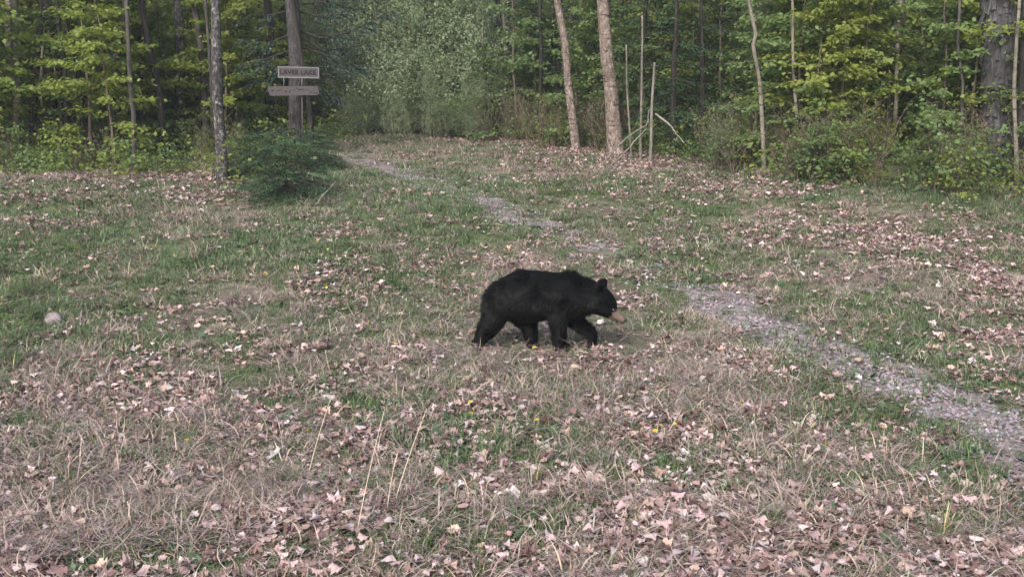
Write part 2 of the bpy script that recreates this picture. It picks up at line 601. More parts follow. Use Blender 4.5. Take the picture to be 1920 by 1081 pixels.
# two worn wheel tracks: gravel sheets whose ragged edges sink under the turf
tm = NT('track_gravel')
vec = tm.coord('Object')
vo = tm.n('ShaderNodeTexVoronoi')
vo.inputs['Scale'].default_value = 42
tm.l(vec, vo.inputs['Vector'])
c1 = tm.ramp(vo.outputs['Color'], [(0, (.085, .071, .067)), (.5, (.145, .124, .118)), (1, (.225, .196, .19))])
c2 = tm.ramp(tm.noise(20, 5, .7, vec), [(.3, .55), (.7, 1.2)])
tmat = tm.surface(tm.mix(1.0, c1, c2, 'MULTIPLY'), .9, .2, bump=vo.outputs['Distance'], bdist=.012)
for L, half, lab in ((TRACK_A, .8, 'worn grey gravel wheel track running past the bear to the gap in the woods'),
                     (TRACK_B, .5, 'fainter grey gravel wheel track on the side of the bushes')):
    seg = np.r_[0, np.cumsum(np.linalg.norm(np.diff(L, axis=0), axis=1))]
    s = np.arange(0, seg[-1], .07)
    cx = np.interp(s, seg, L[:, 0])
    cy = np.interp(s, seg, L[:, 1])
    ker = np.hanning(31)
    ker /= ker.sum()
    cx = np.convolve(np.pad(cx, 15, mode='edge'), ker, 'valid')
    cy = np.convolve(np.pad(cy, 15, mode='edge'), ker, 'valid')
    t = norm(np.stack([np.gradient(cx), np.gradient(cy)], -1))
    off = np.linspace(-half, half, 21)
    X = cx[:, None] - t[:, 1:2] * off[None]
    Y = cy[:, None] + t[:, 0:1] * off[None]
    k = track(X, Y)
    Z = gz(X, Y) - .03 + np.clip(k * 1.6, 0, 1) * .035 + (fbm(X * 9, Y * 9, 77, 3) - .5) * .03
    mb = MB()
    n0, n1 = X.shape
    i = np.arange(n0 - 1)[:, None]
    j = np.arange(n1 - 1)[None]
    mb.add(np.stack([X, Y, Z], -1), np.stack([i * n1 + j, (i + 1) * n1 + j, (i + 1) * n1 + j + 1, i * n1 + j + 1], -1).reshape(-1, 4))
    o = link('wheel_track', mb.mesh('wheel_track', tmat))
    tag(o, lab, 'track', kind='structure')


# ------------------------------------------------------------------ geometry-node scatter for uncountable ground cover
def template_coll(name, meshes):
    c = bpy.data.collections.new(name)
    for k, me in enumerate(meshes):
        o = bpy.data.objects.new('%s_kind_%02d' % (name, k), me)
        c.objects.link(o)
    return c


def scatter(name, coll, nvar, x, y, rot, scl, tint, label, cat, lift=0.0):
    n = len(x)
    me = bpy.data.meshes.new(name)
    me.vertices.add(n)
    z = gz(x, y) + lift
    me.vertices.foreach_set('co', np.stack([x, y, z], -1).ravel().astype(np.float32))

    def att(nm, typ, key, data):
        at = me.attributes.new(nm, typ, 'POINT')
        at.data.foreach_set(key, data)
    att('rot', 'FLOAT_VECTOR', 'vector', rot.ravel().astype(np.float32))
    att('scl', 'FLOAT', 'value', scl.astype(np.float32))
    att('pick', 'INT', 'value', rng.integers(0, nvar, n).astype(np.int32))
    rgba = np.ones((n, 4), np.float32)
    rgba[:, :3] = tint
    att('tint', 'FLOAT_COLOR', 'color', rgba.ravel())
    o = link(name, me)
    ng = bpy.data.node_groups.new(name + '_nodes', 'GeometryNodeTree')
    ng.interface.new_socket('Geometry', in_out='INPUT', socket_type='NodeSocketGeometry')
    ng.interface.new_socket('Geometry', in_out='OUTPUT', socket_type='NodeSocketGeometry')
    N = ng.nodes.new
    gi, go = N('NodeGroupInput'), N('NodeGroupOutput')
    iop, ci = N('GeometryNodeInstanceOnPoints'), N('GeometryNodeCollectionInfo')
    ci.inputs['Collection'].default_value = coll
    ci.inputs['Separate Children'].default_value = True
    ci.inputs['Reset Children'].default_value = True

    def na(nm, typ):
        q = N('GeometryNodeInputNamedAttribute')
        q.data_type = typ
        q.inputs['Name'].default_value = nm
        return q.outputs['Attribute']
    lk = ng.links.new
    lk(gi.outputs[0], iop.inputs['Points'])
    lk(ci.outputs[0], iop.inputs['Instance'])
    iop.inputs['Pick Instance'].default_value = True
    lk(na('pick', 'INT'), iop.inputs['Instance Index'])
    lk(na('rot', 'FLOAT_VECTOR'), iop.inputs['Rotation'])
    lk(na('scl', 'FLOAT'), iop.inputs['Scale'])
    lk(iop.outputs[0], go.inputs[0])
    md = o.modifiers.new('scatter', 'NODES')
    md.node_group = ng
    tag(o, label, cat, kind='stuff')
    return o


def sample_clearing(n, y0=3.0, y1=28, power=1.3):
    """points over the clearing, denser near the camera"""
    u = rng.random(n)
    p = 1 - power + 1      # x-width grows with y; pdf over area ~ y^-power
    e = 2 - power
    y = (y0 ** e + u * (y1 ** e - y0 ** e)) ** (1 / e)
    x = (rng.random(n) * 2 - 1) * (y * .50 + 1.2)
    return x, y


def jitter_cols(n, base, s=.18, hue=.08):
    b = np.asarray(base)[None] * (1 + rng.normal(0, s, (n, 1))) * (1 + rng.normal(0, hue, (n, 3)))
    return np.clip(b, .004, .9)


BEAR_FEET = np.array([unproj(*p)[:2] for p in ((905, 655), (1000, 658), (1055, 668), (1108, 662))])


def trodden(x, y):
    d = np.min([np.hypot((x - a) , (y - b + .12) / 1.1) for a, b in BEAR_FEET], axis=0)
    return .42 + .58 * np.clip((d - .22) / .35, 0, 1)


# --- templates
def green_clump(nb, hmin, hmax, r, wd=.0056, lean=.35):
    mb = MB()
    a = rng.random(nb) * 6.283
    rr = r * np.sqrt(rng.random(nb))
    base = np.stack([np.cos(a) * rr, np.sin(a) * rr, np.full(nb, -.01)], -1)
    col = jitter_cols(nb, (.072, .106, .050), .28)
    dry = rng.random(nb) < .12
    col[dry] = jitter_cols(dry.sum(), (.30, .25, .19), .2)
    az = a + rng.normal(0, .9, nb)
    blades(mb, base, az, np.abs(rng.normal(lean * .5, lean, nb)), rng.uniform(hmin, hmax, nb), rng.uniform(.7, 1.3, nb) * wd, rng.uniform(.1, 1.3, nb), 4, col)
    return mb.mesh('grass_clump', M['blade'])


def dry_clump(nb, lmin, lmax, r, wd=.0046):
    mb = MB()
    a = rng.random(nb) * 6.283
    rr = r * np.sqrt(rng.random(nb))
    base = np.stack([np.cos(a) * rr, np.sin(a) * rr, np.full(nb, -.005)], -1)
    col = jitter_cols(nb, (.40, .335, .285), .32)
    gr = rng.random(nb) < .14
    col[gr] = jitter_cols(gr.sum(), (.12, .15, .06), .2)
    blades(mb, base, a + rng.normal(0, 1.1, nb), np.abs(rng.normal(.6, .5, nb)), rng.uniform(lmin, lmax, nb), rng.uniform(.6, 1.3, nb) * wd, rng.uniform(1.0, 3.2, nb), 6, col)
    return mb.mesh('dry_clump', M['blade'])


def thatch(nb, r, l0, l1):
    """fallen straws lying about"""
    mb = MB()
    a = rng.random(nb) * 6.283
    rr = r * np.sqrt(rng.random(nb))
    base = np.stack([np.cos(a) * rr, np.sin(a) * rr, rng.uniform(.008, .06, nb)], -1)
    col = jitter_cols(nb, (.40, .335, .29), .3)
    blades(mb, base, rng.random(nb) * 6.283, rng.uniform(1.1, 1.6, nb), rng.uniform(l0, l1, nb), rng.uniform(.0025, .005, nb), rng.normal(0, .5, nb), 4, col)
    return mb.mesh('thatch', M['blade'])


def dead_leaf_geo(mb, pos, size, col, curl=1.0, seg=5):
    """one curled dead leaf with a wavy outline"""
    u = np.linspace(0, 1, seg + 1)
    u_ = u * rng.uniform(.72, 1.0)
    prof = np.sin(np.pi * u_ ** .8).clip(0) ** .6 * rng.uniform(.30, .46) * (1 + .30 * np.sin(u * rng.uniform(10, 16) + rng.random() * 6))
    prof[0] = .05
    prof = prof.clip(.03)
    v = np.array([-1, -.5, 0, .5, 1.0])
    U = (u - .5)[:, None] * np.ones((1, 5))
    Vv = prof[:, None] * v[None]
    c1, c2 = rng.normal(0, .55) * curl, rng.normal(.35, .6) * curl
    Z = c1 * U ** 2 + c2 * (Vv ** 2) * 2.2 + rng.normal(0, .02, U.shape) + .10 * np.abs(Vv) * rng.normal()
    P = np.stack([U, Vv, Z - Z.min()], -1) * size
    # random orientation: mostly lying, some standing on an edge
    th, ph = rng.random() * 6.283, rng.normal(0, .19)
    ax = rng.random() * 6.283
    Rm = np.array(Matrix.Rotation(th, 3, 'Z') @ Matrix.Rotation(ph, 3, Vector((math.cos(ax), math.sin(ax), 0))))
    P = P.reshape(-1, 3) @ Rm.T
    P[:, 2] -= P[:, 2].min()
    n1 = 5
    i = np.arange(seg)[:, None]
    j = np.arange(4)[None]
    f = np.stack([i * n1 + j, i * n1 + j + 1, (i + 1) * n1 + j + 1, (i + 1) * n1 + j], -1).reshape(-1, 4)
    mb.add(P + pos, f, col)


LEAF_TONES = [(.40, .30, .28), (.31, .215, .19), (.46, .385, .36), (.21, .14, .12), (.11, .07, .06), (.37, .285, .22), (.52, .45, .435), (.58, .53, .53)]


def litter_cluster(n, r, s0, s1):
    mb = MB()
    for _ in range(n):
        a, rr = rng.random() * 6.283, r * math.sqrt(rng.random())
        c = np.array(LEAF_TONES[rng.choice(len(LEAF_TONES), p=[.17, .19, .10, .19, .16, .11, .05, .03])]) * rng.uniform(.8, 1.15)
        dead_leaf_geo(mb, np.array([math.cos(a) * rr, math.sin(a) * rr, rng.uniform(0, .025)]), rng.uniform(s0, s1), c)
    return mb.mesh('leaf_cluster', M['litter'])


def weed(n, L):
    mb = MB()
    a = rng.random(n) * 6.283
    el = rng.uniform(.1, .9, n)
    d = np.stack([np.cos(a) * np.cos(el), np.sin(a) * np.cos(el), np.sin(el)], -1)
    up = np.stack([-np.cos(a) * np.sin(el), -np.sin(a) * np.sin(el), np.cos(el)], -1)
    leafs(mb, d * .01 + np.array([0, 0, .005]), d, up, rng.uniform(.5, 1, n) * L, rng.uniform(.35, .6, n) * L, .15, jitter_cols(n, (.105, .145, .085), .2))
    return mb.mesh('weed', M['blade'])


def pebbles(n, r):
    mb = MB()
    for _ in range(n):
        a, rr = rng.random() * 6.283, r * math.sqrt(rng.random())
        s = rng.uniform(.006, .02)
        q = norm(np.array([[1, 0, 0], [0, 1, 0], [-1, 0, 0], [0, -1, 0], [0, 0, 1.0]])) * rng.uniform(.6, 1.2, (5, 1)) * s
        q[4, 2] *= .8
        mb.add(q + [math.cos(a) * rr, math.sin(a) * rr, 0], [[0, 1, 4, 4], [1, 2, 4, 4], [2, 3, 4, 4], [3, 0, 4, 4]], jitter_cols(1, (.23, .20, .195), .35)[0])
    return mb.mesh('pebbles', M['litter'], smooth=False)


def rot_z(n, tilt=.12):
    return np.stack([rng.normal(0, tilt, n), rng.normal(0, tilt, n), rng.random(n) * 6.283], -1)


# green grass
nv = 8
c_green = template_coll('grass', [green_clump(22, .02, .075 + .012 * (k % 3), .055 + .01 * (k % 3)) for k in range(nv)])
x, y = sample_clearing(46000)
p = np.clip(m_green(x, y) * 1.0 + .10, 0, 1) * (1 - .5 * blob(P_LITTER, x, y)) * (1 - .72 * track(x, y)) * (1 - .42 * lane(x, y)) * (1 - .75 * woods(x, y))
k = rng.random(len(x)) < p
x, y = x[k], y[k]
lush = np.clip(m_green(x, y), 0, 1)
hue = fbm(x * .5, y * .5, 81, 3)[:, None]
tint = np.array([[.95, 1.0, .95]]) * (1 - hue) * 1.7 + np.array([[1.15, 1.08, .75]]) * hue * 1.0
tint = tint * rng.uniform(.75, 1.2, (len(x), 1))
scatter('meadow_grass', c_green, nv, x, y, rot_z(len(x)), (.6 + .55 * lush) * rng.uniform(.7, 1.2, len(x)) * (1 + .02 * y) * trodden(x, y), tint,
        'short new green grass growing in patches across the clearing', 'grass')
# dry curled tussocks
c_dry = template_coll('dry', [dry_clump(34, .06, .19, .06 + .025 * (k % 3)) for k in range(nv)])
x, y = sample_clearing(21000)
p = np.clip(m_straw(x, y) * .95 + .03, 0, 1) * (1 - .5 * blob(P_LITTER, x, y)) * (1 - .85 * track(x, y)) * (1 - .5 * lane(x, y)) * (1 - .6 * woods(x, y))
k = rng.random(len(x)) < p
x, y = x[k], y[k]
t = fbm(x * .8, y * .8, 91, 3)[:, None]
tint = (np.array([[1.0, .95, .93]]) * (1 - t) + np.array([[1.05, 1.0, .88]]) * t) * rng.uniform(.7, 1.15, (len(x), 1))
scatter('dry_grass', c_dry, nv, x, y, rot_z(len(x)), rng.uniform(.55, 1.15, len(x)) * (1 + .012 * y) * trodden(x, y), tint,
        'pale curled dead grass lying in tussocks between the green patches', 'dry grass')
c_th = template_coll('thatch', [thatch(26, .14, .05, .2) for k in range(6)])
x, y = sample_clearing(15000, 3, 28, 1.4)
p = np.clip(m_straw(x, y) * .7 + .25, 0, 1) * (1 - .7 * track(x, y))
k = rng.random(len(x)) < p
x, y = x[k], y[k]
tint = np.array([[1.0, .93, .92]]) * rng.uniform(.6, 1.15, (len(x), 1))
scatter('straw_thatch', c_th, 6, x, y, rot_z(len(x), .05), rng.uniform(.7, 1.2, len(x)), tint, 'flattened straw lying on the clearing floor', 'straw')
# leaf litter
c_li = template_coll('litter', [litter_cluster(16, .17, .012, .060) for k in range(10)])
x, y = sample_clearing(27000, 3, 34, 1.3)
p = np.clip(m_litter(x, y) * .9 + .10 + .7 * woods(x, y), 0, 1) * (1 - .35 * track(x, y)) * (1 - .4 * lane(x, y))
k = rng.random(len(x)) < p
x, y = x[k], y[k]
tint = np.array([[1.18, 1.08, 1.08]]) * rng.uniform(.7, 1.2, (len(x), 1))
scatter('leaf_litter', c_li, 10, x, y, rot_z(len(x), .08), rng.uniform(.75, 1.25, len(x)) * (1 + .006 * y), tint, 'last autumn\'s curled brown and pinkish leaves covering the ground', 'leaf litter', .004)
# low weeds
c_we = template_coll('weed', [weed(9, .05), weed(7, .07), weed(11, .045), weed(6, .09)])
x, y = sample_clearing(9000, 3, 26, 1.2)
p = np.clip(m_green(x, y) * .7 + .12, 0, 1) * (1 - .8 * track(x, y))
k = rng.random(len(x)) < p
x, y = x[k], y[k]
tint = np.array([[.95, 1.0, 1.0]]) * rng.uniform(.7, 1.2, (len(x), 1))
scatter('low_weeds', c_we, 4, x, y, rot_z(len(x)), rng.uniform(.6, 1.25, len(x)), tint, 'small broad-leaved weeds scattered through the grass', 'weeds')
# track gravel
c_pe = template_coll('pebble', [pebbles(16, .14) for k in range(6)])
x, y = sample_clearing(26000, 3.4, 22, 1.0)
k = rng.random(len(x)) < track(x, y) * .6
x, y = x[k], y[k]
tint = np.array([[1.0, .98, 1.02]]) * rng.uniform(.7, 1.3, (len(x), 1))
scatter('track_gravel', c_pe, 6, x, y, rot_z(len(x), .02), rng.uniform(.7, 1.4, len(x)), tint, 'loose grey stones lying in the wheel tracks', 'gravel', .008)


# ------------------------------------------------------------------ trees: generators
def wob_path(h, lean, wob, n, seed):
    t = np.linspace(0, 1, n)
    s = seed * 3.7
    px = lean[0] * t + wob * (fbm(t * 3 + s, t * 0 + s, 1, 3) - fbm(np.array([s]), np.array([s]), 1, 3)) * np.minimum(t * 4, 1)
    py = lean[1] * t + wob * (fbm(t * 3 + s + 50, t * 0 + s, 2, 3) - fbm(np.array([s + 50]), np.array([s]), 2, 3)) * np.minimum(t * 4, 1)
    return np.stack([px, py, t * h], -1)


def trunk_mesh(name, pts, r0, r1, mat, sides=14, flare=.35, rough=.07, seed=0, limbs=0, lz=(1.2, 5), ll=.8):
    pts = np.asarray(pts, float)
    n = len(pts)
    t = np.linspace(0, 1, n)
    rad = r0 + (r1 - r0) * t
    z = pts[:, 2] - pts[0, 2]
    rad = rad * (1 + flare * np.exp(-np.clip(z, 0, None) / .22))
    mb = MB()
    tube(mb, pts, rad, sides, rough=rough, seed=seed)
    for _ in range(limbs):
        zz = rng.uniform(*lz)
        c = np.array([np.interp(zz, z, pts[:, q]) for q in range(3)])
        a = rng.random() * 6.283
        L = ll * rng.uniform(.5, 1.3)
        s = np.linspace(0, 1, 6)
        up = rng.uniform(-.2, .6)
        q = c + np.stack([np.cos(a) * s * L + rng.normal(0, .03, 6), np.sin(a) * s * L + rng.normal(0, .03, 6), up * s * L], -1)
        tube(mb, q, np.linspace(.012, .003, 6) * (.7 + r0 * 3), 4)
    return mb.mesh(name, mat)


def sapling_mesh(h, seed, leafmat, crown0=.12, n_br=20, spread=.30, leaf=(.055, .095), per=44, barkmat=None, tone=1.0, airy=False):
    """slender young tree: stem with fine branches, and layered sprays of leaves; returns two meshes"""
    st = MB()
    path = wob_path(h, (rng.normal(0, .10) * h * .6, rng.normal(0, .06) * h), .25, 14, seed)
    z = path[:, 2]
    tube(st, path, np.linspace(.007 * h + .006, .004, 14), 7)
    lf = MB()
    for b in range(n_br):
        u = crown0 + (1 - crown0) * (b + rng.random()) / n_br
        c = np.array([np.interp(u * h, z, path[:, q]) for q in range(3)])
        az = b * 2.399 + rng.normal(0, .4)
        L = h * spread * (1.05 - .75 * u) * rng.uniform(.6, 1.25) + .15
        rise = rng.uniform(.6, 1.5) if airy else rng.uniform(.05, .55)
        s = np.linspace(0, 1, 6)[:, None]
        dirv = np.array([math.cos(az), math.sin(az), rise])
        q = c + dirv * s * L + np.array([0, 0, -.18 * L]) * s ** 2 + rng.normal(0, .015, (6, 3)) * s
        tube(st, q, np.linspace(.004 + .002 * L, .0018, 6), 4, cap=False)
        n = int(per * (.4 + L / (h * spread)) * rng.uniform(.7, 1.2))
        t = rng.beta(1.6, 1.0, n)[:, None]
        p = c + dirv * t * L + np.array([0, 0, -.18 * L]) * t ** 2
        # clumped sprays
        nc = max(3, n // 9)
        cc = rng.normal(0, 1, (nc, 3)) * np.array([.30, .30, .26 if airy else .05]) * L * .55
        p = p + cc[rng.integers(0, nc, n)] * t + rng.normal(0, 1, (n, 3)) * np.array([.05, .05, .03])
        d = norm(np.stack([np.cos(az) + rng.normal(0, .8, n), np.sin(az) + rng.normal(0, .8, n), rng.normal(-.35, .35, n)], -1))
        if airy:
            d = rand_unit(n)
        nr = rand_unit(n) + np.array([0, 0, .5]) if airy else norm(np.stack([np.cos(az) * .35 + rng.normal(0, .6, n), np.sin(az) * .35 + rng.normal(0, .6, n), np.ones(n)], -1))
        Ls = rng.uniform(*leaf, n)
        leafs(lf, p, d, nr, Ls, Ls * rng.uniform(.6, .95, n), .16, jitter_cols(n, (tone, tone, tone), .16, .06).clip(.3, 1.7))
    return st.mesh('stem', barkmat or M['twig']), lf.mesh('leaves', leafmat)


def conifer_mesh(h, seed, mat, r=.9, n_br=60, z0=.04, droop=.35, card=(.07, .016), barkmat=None, top=.1, step=.075, only=None):
    st, lf = MB(), MB()
    path = wob_path(h, (rng.normal(0, .03) * h, 0), .06, 10, seed)
    if only is None:
        tube(st, path, np.linspace(.012 * h + .01, .004, 10), 7)
    P, D, Nn, C = [], [], [], []
    for b in range(n_br):
        u = z0 + (1 - z0) * (b + rng.random()) / n_br
        c = np.array([np.interp(u * h, path[:, 2], path[:, q]) for q in range(3)])
        az = b * 2.399 + rng.normal(0, .3)
        L = r * (top + (1 - top) * (1 - u) ** .8) * rng.uniform(.65, 1.15)
        rise = rng.uniform(-.05, .25)
        dr = np.array([math.cos(az), math.sin(az), rise])
        sdv = np.array([-math.sin(az), math.cos(az), 0])
        s = np.linspace(0, 1, 6)[:, None]
        tube(st, c + dr * s * L + np.array([0, 0, -droop * L]) * s ** 2, np.linspace(.004 + .004 * L, .0015, 6), 4, cap=False)
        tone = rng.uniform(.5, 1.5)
        nt_ = max(4, int(L / step))
        for q in range(nt_):
            t = (q + .5 + rng.normal(0, .2)) / nt_
            t = min(t, .995)
            if t < .12: continue
            o = c + dr * t * L + np.array([0, 0, -droop * L]) * t ** 2
            for sg in (-1, 1):
                tl = (.10 + .42 * L * (1 - t) ** .7 * min(1, t * 3)) * rng.uniform(.7, 1.15)
                td = norm((dr * np.array([1, 1, .4]) * .75 + sdv * sg * .8 + np.array([0, 0, -.22 - .25 * rng.random()]))[None])[0]
                m = max(3, int(tl / (card[0] * .42)))
                k = (np.arange(m) + rng.random(m)) / m
                sg2 = np.where(np.arange(m) % 2, 1, -1)
                sv = np.cross(td, [0, 0, 1.0])
                pp = o + td * k[:, None] * tl
                dd = td[None] * .75 + sv[None] * sg2[:, None] * .62 + rng.normal(0, .15, (m, 3))
                P.append(pp)
                D.append(dd)
                Nn.append(np.array([[0, 0, 1.0]]) + rng.normal(0, .25, (m, 3)))
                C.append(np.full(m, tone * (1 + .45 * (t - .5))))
    P, D, Nn, C = np.concatenate(P), np.concatenate(D), np.concatenate(Nn), np.concatenate(C)
    n = len(P)
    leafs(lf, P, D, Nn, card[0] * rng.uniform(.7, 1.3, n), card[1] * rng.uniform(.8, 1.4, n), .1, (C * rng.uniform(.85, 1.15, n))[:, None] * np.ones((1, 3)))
    return st.mesh('stem', barkmat or M['bark_dark']), lf.mesh('needles', mat)


def crown_mesh(seed, mat, r=2.3, h=5.5, n=260, leaf=.15):
    lf, st = MB(), MB()
    nc = 46
    cl = rand_unit(nc) * rng.uniform(.35, 1, (nc, 1)) ** .5 * np.array([r, r, h / 2])
    for c in cl:
        a = np.array([0, 0, c[2] * .5 - h * .2])
        s = np.linspace(0, 1, 4)[:, None]
        tube(lf, a + (c - a) * s + rng.normal(0, .06, (4, 3)), np.linspace(.035, .008, 4), 4, cap=False, col=(.8, .55, .5))
    p = cl[rng.integers(0, nc, n)] + rng.normal(0, .42, (n, 3))
    leafs(lf, p, rand_unit(n), norm(rng.normal(0, .5, (n, 3)) + np.array([0, 0, 1])), leaf * rng.uniform(.7, 1.3, n), leaf * .7, .15, jitter_cols(n, (1, 1, 1), .15))
    return lf.mesh('crown', mat)


CROWNS = [crown_mesh(k, M[['leaf_yellow', 'leaf_green', 'leaf_green'][k]]) for k in range(3)]


def tall_tree(name, base_px, top_px, w_px, w_top_px, mat, label, depth=None, H=11, flare=.35, group=None, cat='tree', limbs=0, bend=None, rough=.07, crown=True, sides=16, n=40):
    """a trunk seen from base_px up to top_px, then carried on to its crown above the frame"""
    if depth is None:
        b = unproj(*base_px)
    else:
        b = ground_at(base_px[0], depth)
    Y = b[1]
    tp = at_y(top_px[0], top_px[1], Y)
    pts2 = [b]
    for m in (bend or []):
        pts2.append(at_y(m[0], m[1], Y))
    pts2.append(tp)
    pts2 = np.array(pts2)
    last = norm((pts2[-1] - pts2[-2])[None])[0]
    ext = pts2[-1].copy()
    while ext[2] < b[2] + H:
        ext = ext + (last * np.array([.7, 1, 1])) * 1.0
        pts2 = np.vstack([pts2, ext])
    zs = np.linspace(b[2] - .12, b[2] + H, n)
    zs = b[2] - .12 + (H + .12) * np.linspace(0, 1, n) ** 1.35
    P = np.stack([np.interp(zs, pts2[:, 2], pts2[:, 0]), np.interp(zs, pts2[:, 2], pts2[:, 1]) + (fbm(zs * .4, zs * 0 + w_px, 9, 2) - .5) * .2, zs], -1)
    P[:, 0] += (fbm(zs * .8, zs * 0 + base_px[0] * .1, 4, 2) - .5) * .10 * np.clip(zs - b[2], 0, 1)
    dep = Y
    r0 = w_px * dep / FPX / 2
    rt = w_top_px * dep / FPX / 2
    fr = (tp[2] - b[2]) / H
    r1 = max(r0 + (rt - r0) / max(fr, .15), .012 + r0 * .15)
    root = link(name, None, loc=b)
    tag(root, label, cat, group)
    link('trunk', trunk_mesh('trunk', P - b, r0, r1, mat, sides, flare, rough, int(base_px[0]), limbs), root)
    if crown:
        link('crown', CROWNS[int(base_px[0]) % 3], root, loc=P[-1] - b + np.array([0, 0, -1.0]), rz=base_px[0] * .1, sc_=rng.uniform(.85, 1.15))
    return root, P


# named trunks at the left
LICHEN = tall_tree('maple_tree', (418, 345), (401, 5), 23, 17, M['bark_lichen'], 'straight dark trunk blotched with white lichen standing alone at the clearing edge', limbs=3, bend=[(410, 160)], H=10)
tall_tree('birch_tree', (335, 290), (333, 0), 20, 17, M['bark_lichen'], 'pale-footed trunk with peeling white patches behind the lichen-blotched trunk', depth=22.5, bend=[(338, 150)], H=10)
tall_tree('leaning_tree', (313, 300), (268, 15), 15, 12, M['bark_dark'], 'dark trunk leaning left, beside the pale-footed trunk', depth=21, bend=[(298, 180)], H=10)
tall_tree('maple_tree', (253, 335), (233, 0), 10, 7, M['bark_grey'], 'thin grey trunk with a pale scar rising from the brush at the clearing edge', depth=18.6, bend=[(246, 200), (238, 110)], H=8, crown=False)
tall_tree('maple_tree', (102, 300), (86, 0), 15, 13, M['bark_dark'], 'dark trunk between two pale thin stems at the far left', depth=22, bend=[(97, 150)], H=10, limbs=4)
tall_tree('birch_tree', (83, 300), (78, 60), 7, 5, M['bark_pale'], 'pale thin stem on the left of the dark trunk at the far left', depth=21.6, H=7, crown=False)
tall_tree('birch_tree', (121, 300), (100, 90), 7, 5, M['bark_pale'], 'pale thin stem on the right of the dark trunk at the far left', depth=21.7, H=7, crown=False)
tall_tree('maple_tree', (507, 285), (503, 0), 17, 15, M['bark_dark'], 'dark trunk standing behind the left end of the trail signs', depth=26, H=10)
SPRUCE, SPP = tall_tree('spruce_tree', (553, 283), (550, 0), 27, 26, M['bark_spruce'], 'big grey-brown spruce trunk with drooping boughs behind the trail signs', depth=21.5, bend=[(556, 150)], H=12, flare=.25)
tall_tree('dead_tree', (584, 282), (566, 120), 14, 10, M['bark_dark'], 'slim dark trunk leaning against the spruce behind the trail signs', depth=21.2, bend=[(577, 190)], H=4.2, crown=False)
# right
tall_tree('birch_tree', (1080, 275), (1044, 0), 17, 14, M['bark_birch'], 'slimmer of the two leaning tan birches, curved and banded with dark marks', depth=22.5, bend=[(1072, 190), (1062, 110)], H=11, flare=.2)
tall_tree('birch_tree', (1155, 285), (1128, 0), 30, 23, M['bark_birch'], 'thicker tan birch with a flared foot at the edge of the woods', depth=21.5, bend=[(1148, 200), (1136, 90)], H=12, flare=.6)
HICK, HP = tall_tree('hickory_tree', (1868, 300), (1872, 0), 58, 62, M['bark_flaky'], 'massive grey trunk with flaking bark at the far right', depth=17.8, H=11, flare=.25, rough=.16, sides=28)
tall_tree('maple_tree', (1925, 330), (1925, 0), 24, 20, M['bark_dark'], 'dark trunk cut by the right border of the picture', depth=17.2, H=10)
tall_tree('crooked_tree', (1432, 268), (1404, 0), 9, 6, M['bark_pale'], 'crooked pale sapling with a kink among the leafy young trees', depth=18.6, bend=[(1424, 150), (1414, 85), (1420, 65)], H=6, crown=False, flare=.1)
tall_tree('birch_tree', (1675, 230), (1690, 0), 8, 8, M['bark_pale'], 'thin cream-coloured stem rising out of the green thicket at the right', depth=19, bend=[(1678, 150)], H=7, crown=False, flare=.1)
tall_tree('maple_tree', (1582, 285), (1576, 0), 18, 16, M['bark_flaky'], 'grey trunk half hidden by leaves between the crooked sapling and the cream stem', depth=20.5, H=9)
tall_tree('maple_tree', (1800, 280), (1800, 20), 6, 5, M['bark_grey'], 'thin grey-green stem left of the massive flaking trunk', depth=17.4, bend=[(1804, 150), (1796, 90)], H=6, crown=False)
tall_tree('maple_tree', (1905, 275), (1910, 60), 9, 6, M['bark_pale'], 'pale young stem in front of the massive flaking trunk', depth=16.9, bend=[(1907, 150)], H=5, crown=False)
tall_tree('maple_tree', (1497, 260), (1487, 110), 7, 5, M['bark_pale'], 'short pale stem just right of the crooked sapling', depth=18.8, bend=[(1492, 190)], H=5, crown=False)
tall_tree('maple_tree', (1200, 285), (1202, 90), 6, 3.5, M['bark_pale'], 'tall pale pole beside the broken snag near the thick birch', depth=20.8, H=2.5, crown=False, flare=.1)
tall_tree('dead_tree', (1219, 290), (1224, 178), 7, 5, M['dead_wood'], 'broken grey snag without a top near the thick birch', depth=20.3, H=1.72, crown=False, flare=.05)
tall_tree('maple_tree', (1184, 290), (1178, 170), 4, 3, M['bark_pale'], 'whip-thin pale pole between the thick birch and the broken snag', depth=20.8, H=2.0, crown=False, flare=.05)
# pale leaning stems near the end of the trail
tall_tree('birch_tree', (770, 258), (700, 40), 4, 3, M['bark_pale'], 'thin pale birch leaning left above the end of the trail', depth=30, bend=[(752, 190), (735, 130)], H=8, crown=False, flare=.05)
tall_tree('birch_tree', (882, 258), (850, 60), 4.5, 3, M['bark_grey'], 'thin grey stem leaning over the bend of the trail', depth=28, bend=[(868, 170)], H=8, crown=False, flare=.05)
tall_tree('maple_tree', (865, 240), (855, 110), 9, 8, M['bark_dark'], 'dark double trunk deep in the woods past the bend of the trail', depth=31, H=9)

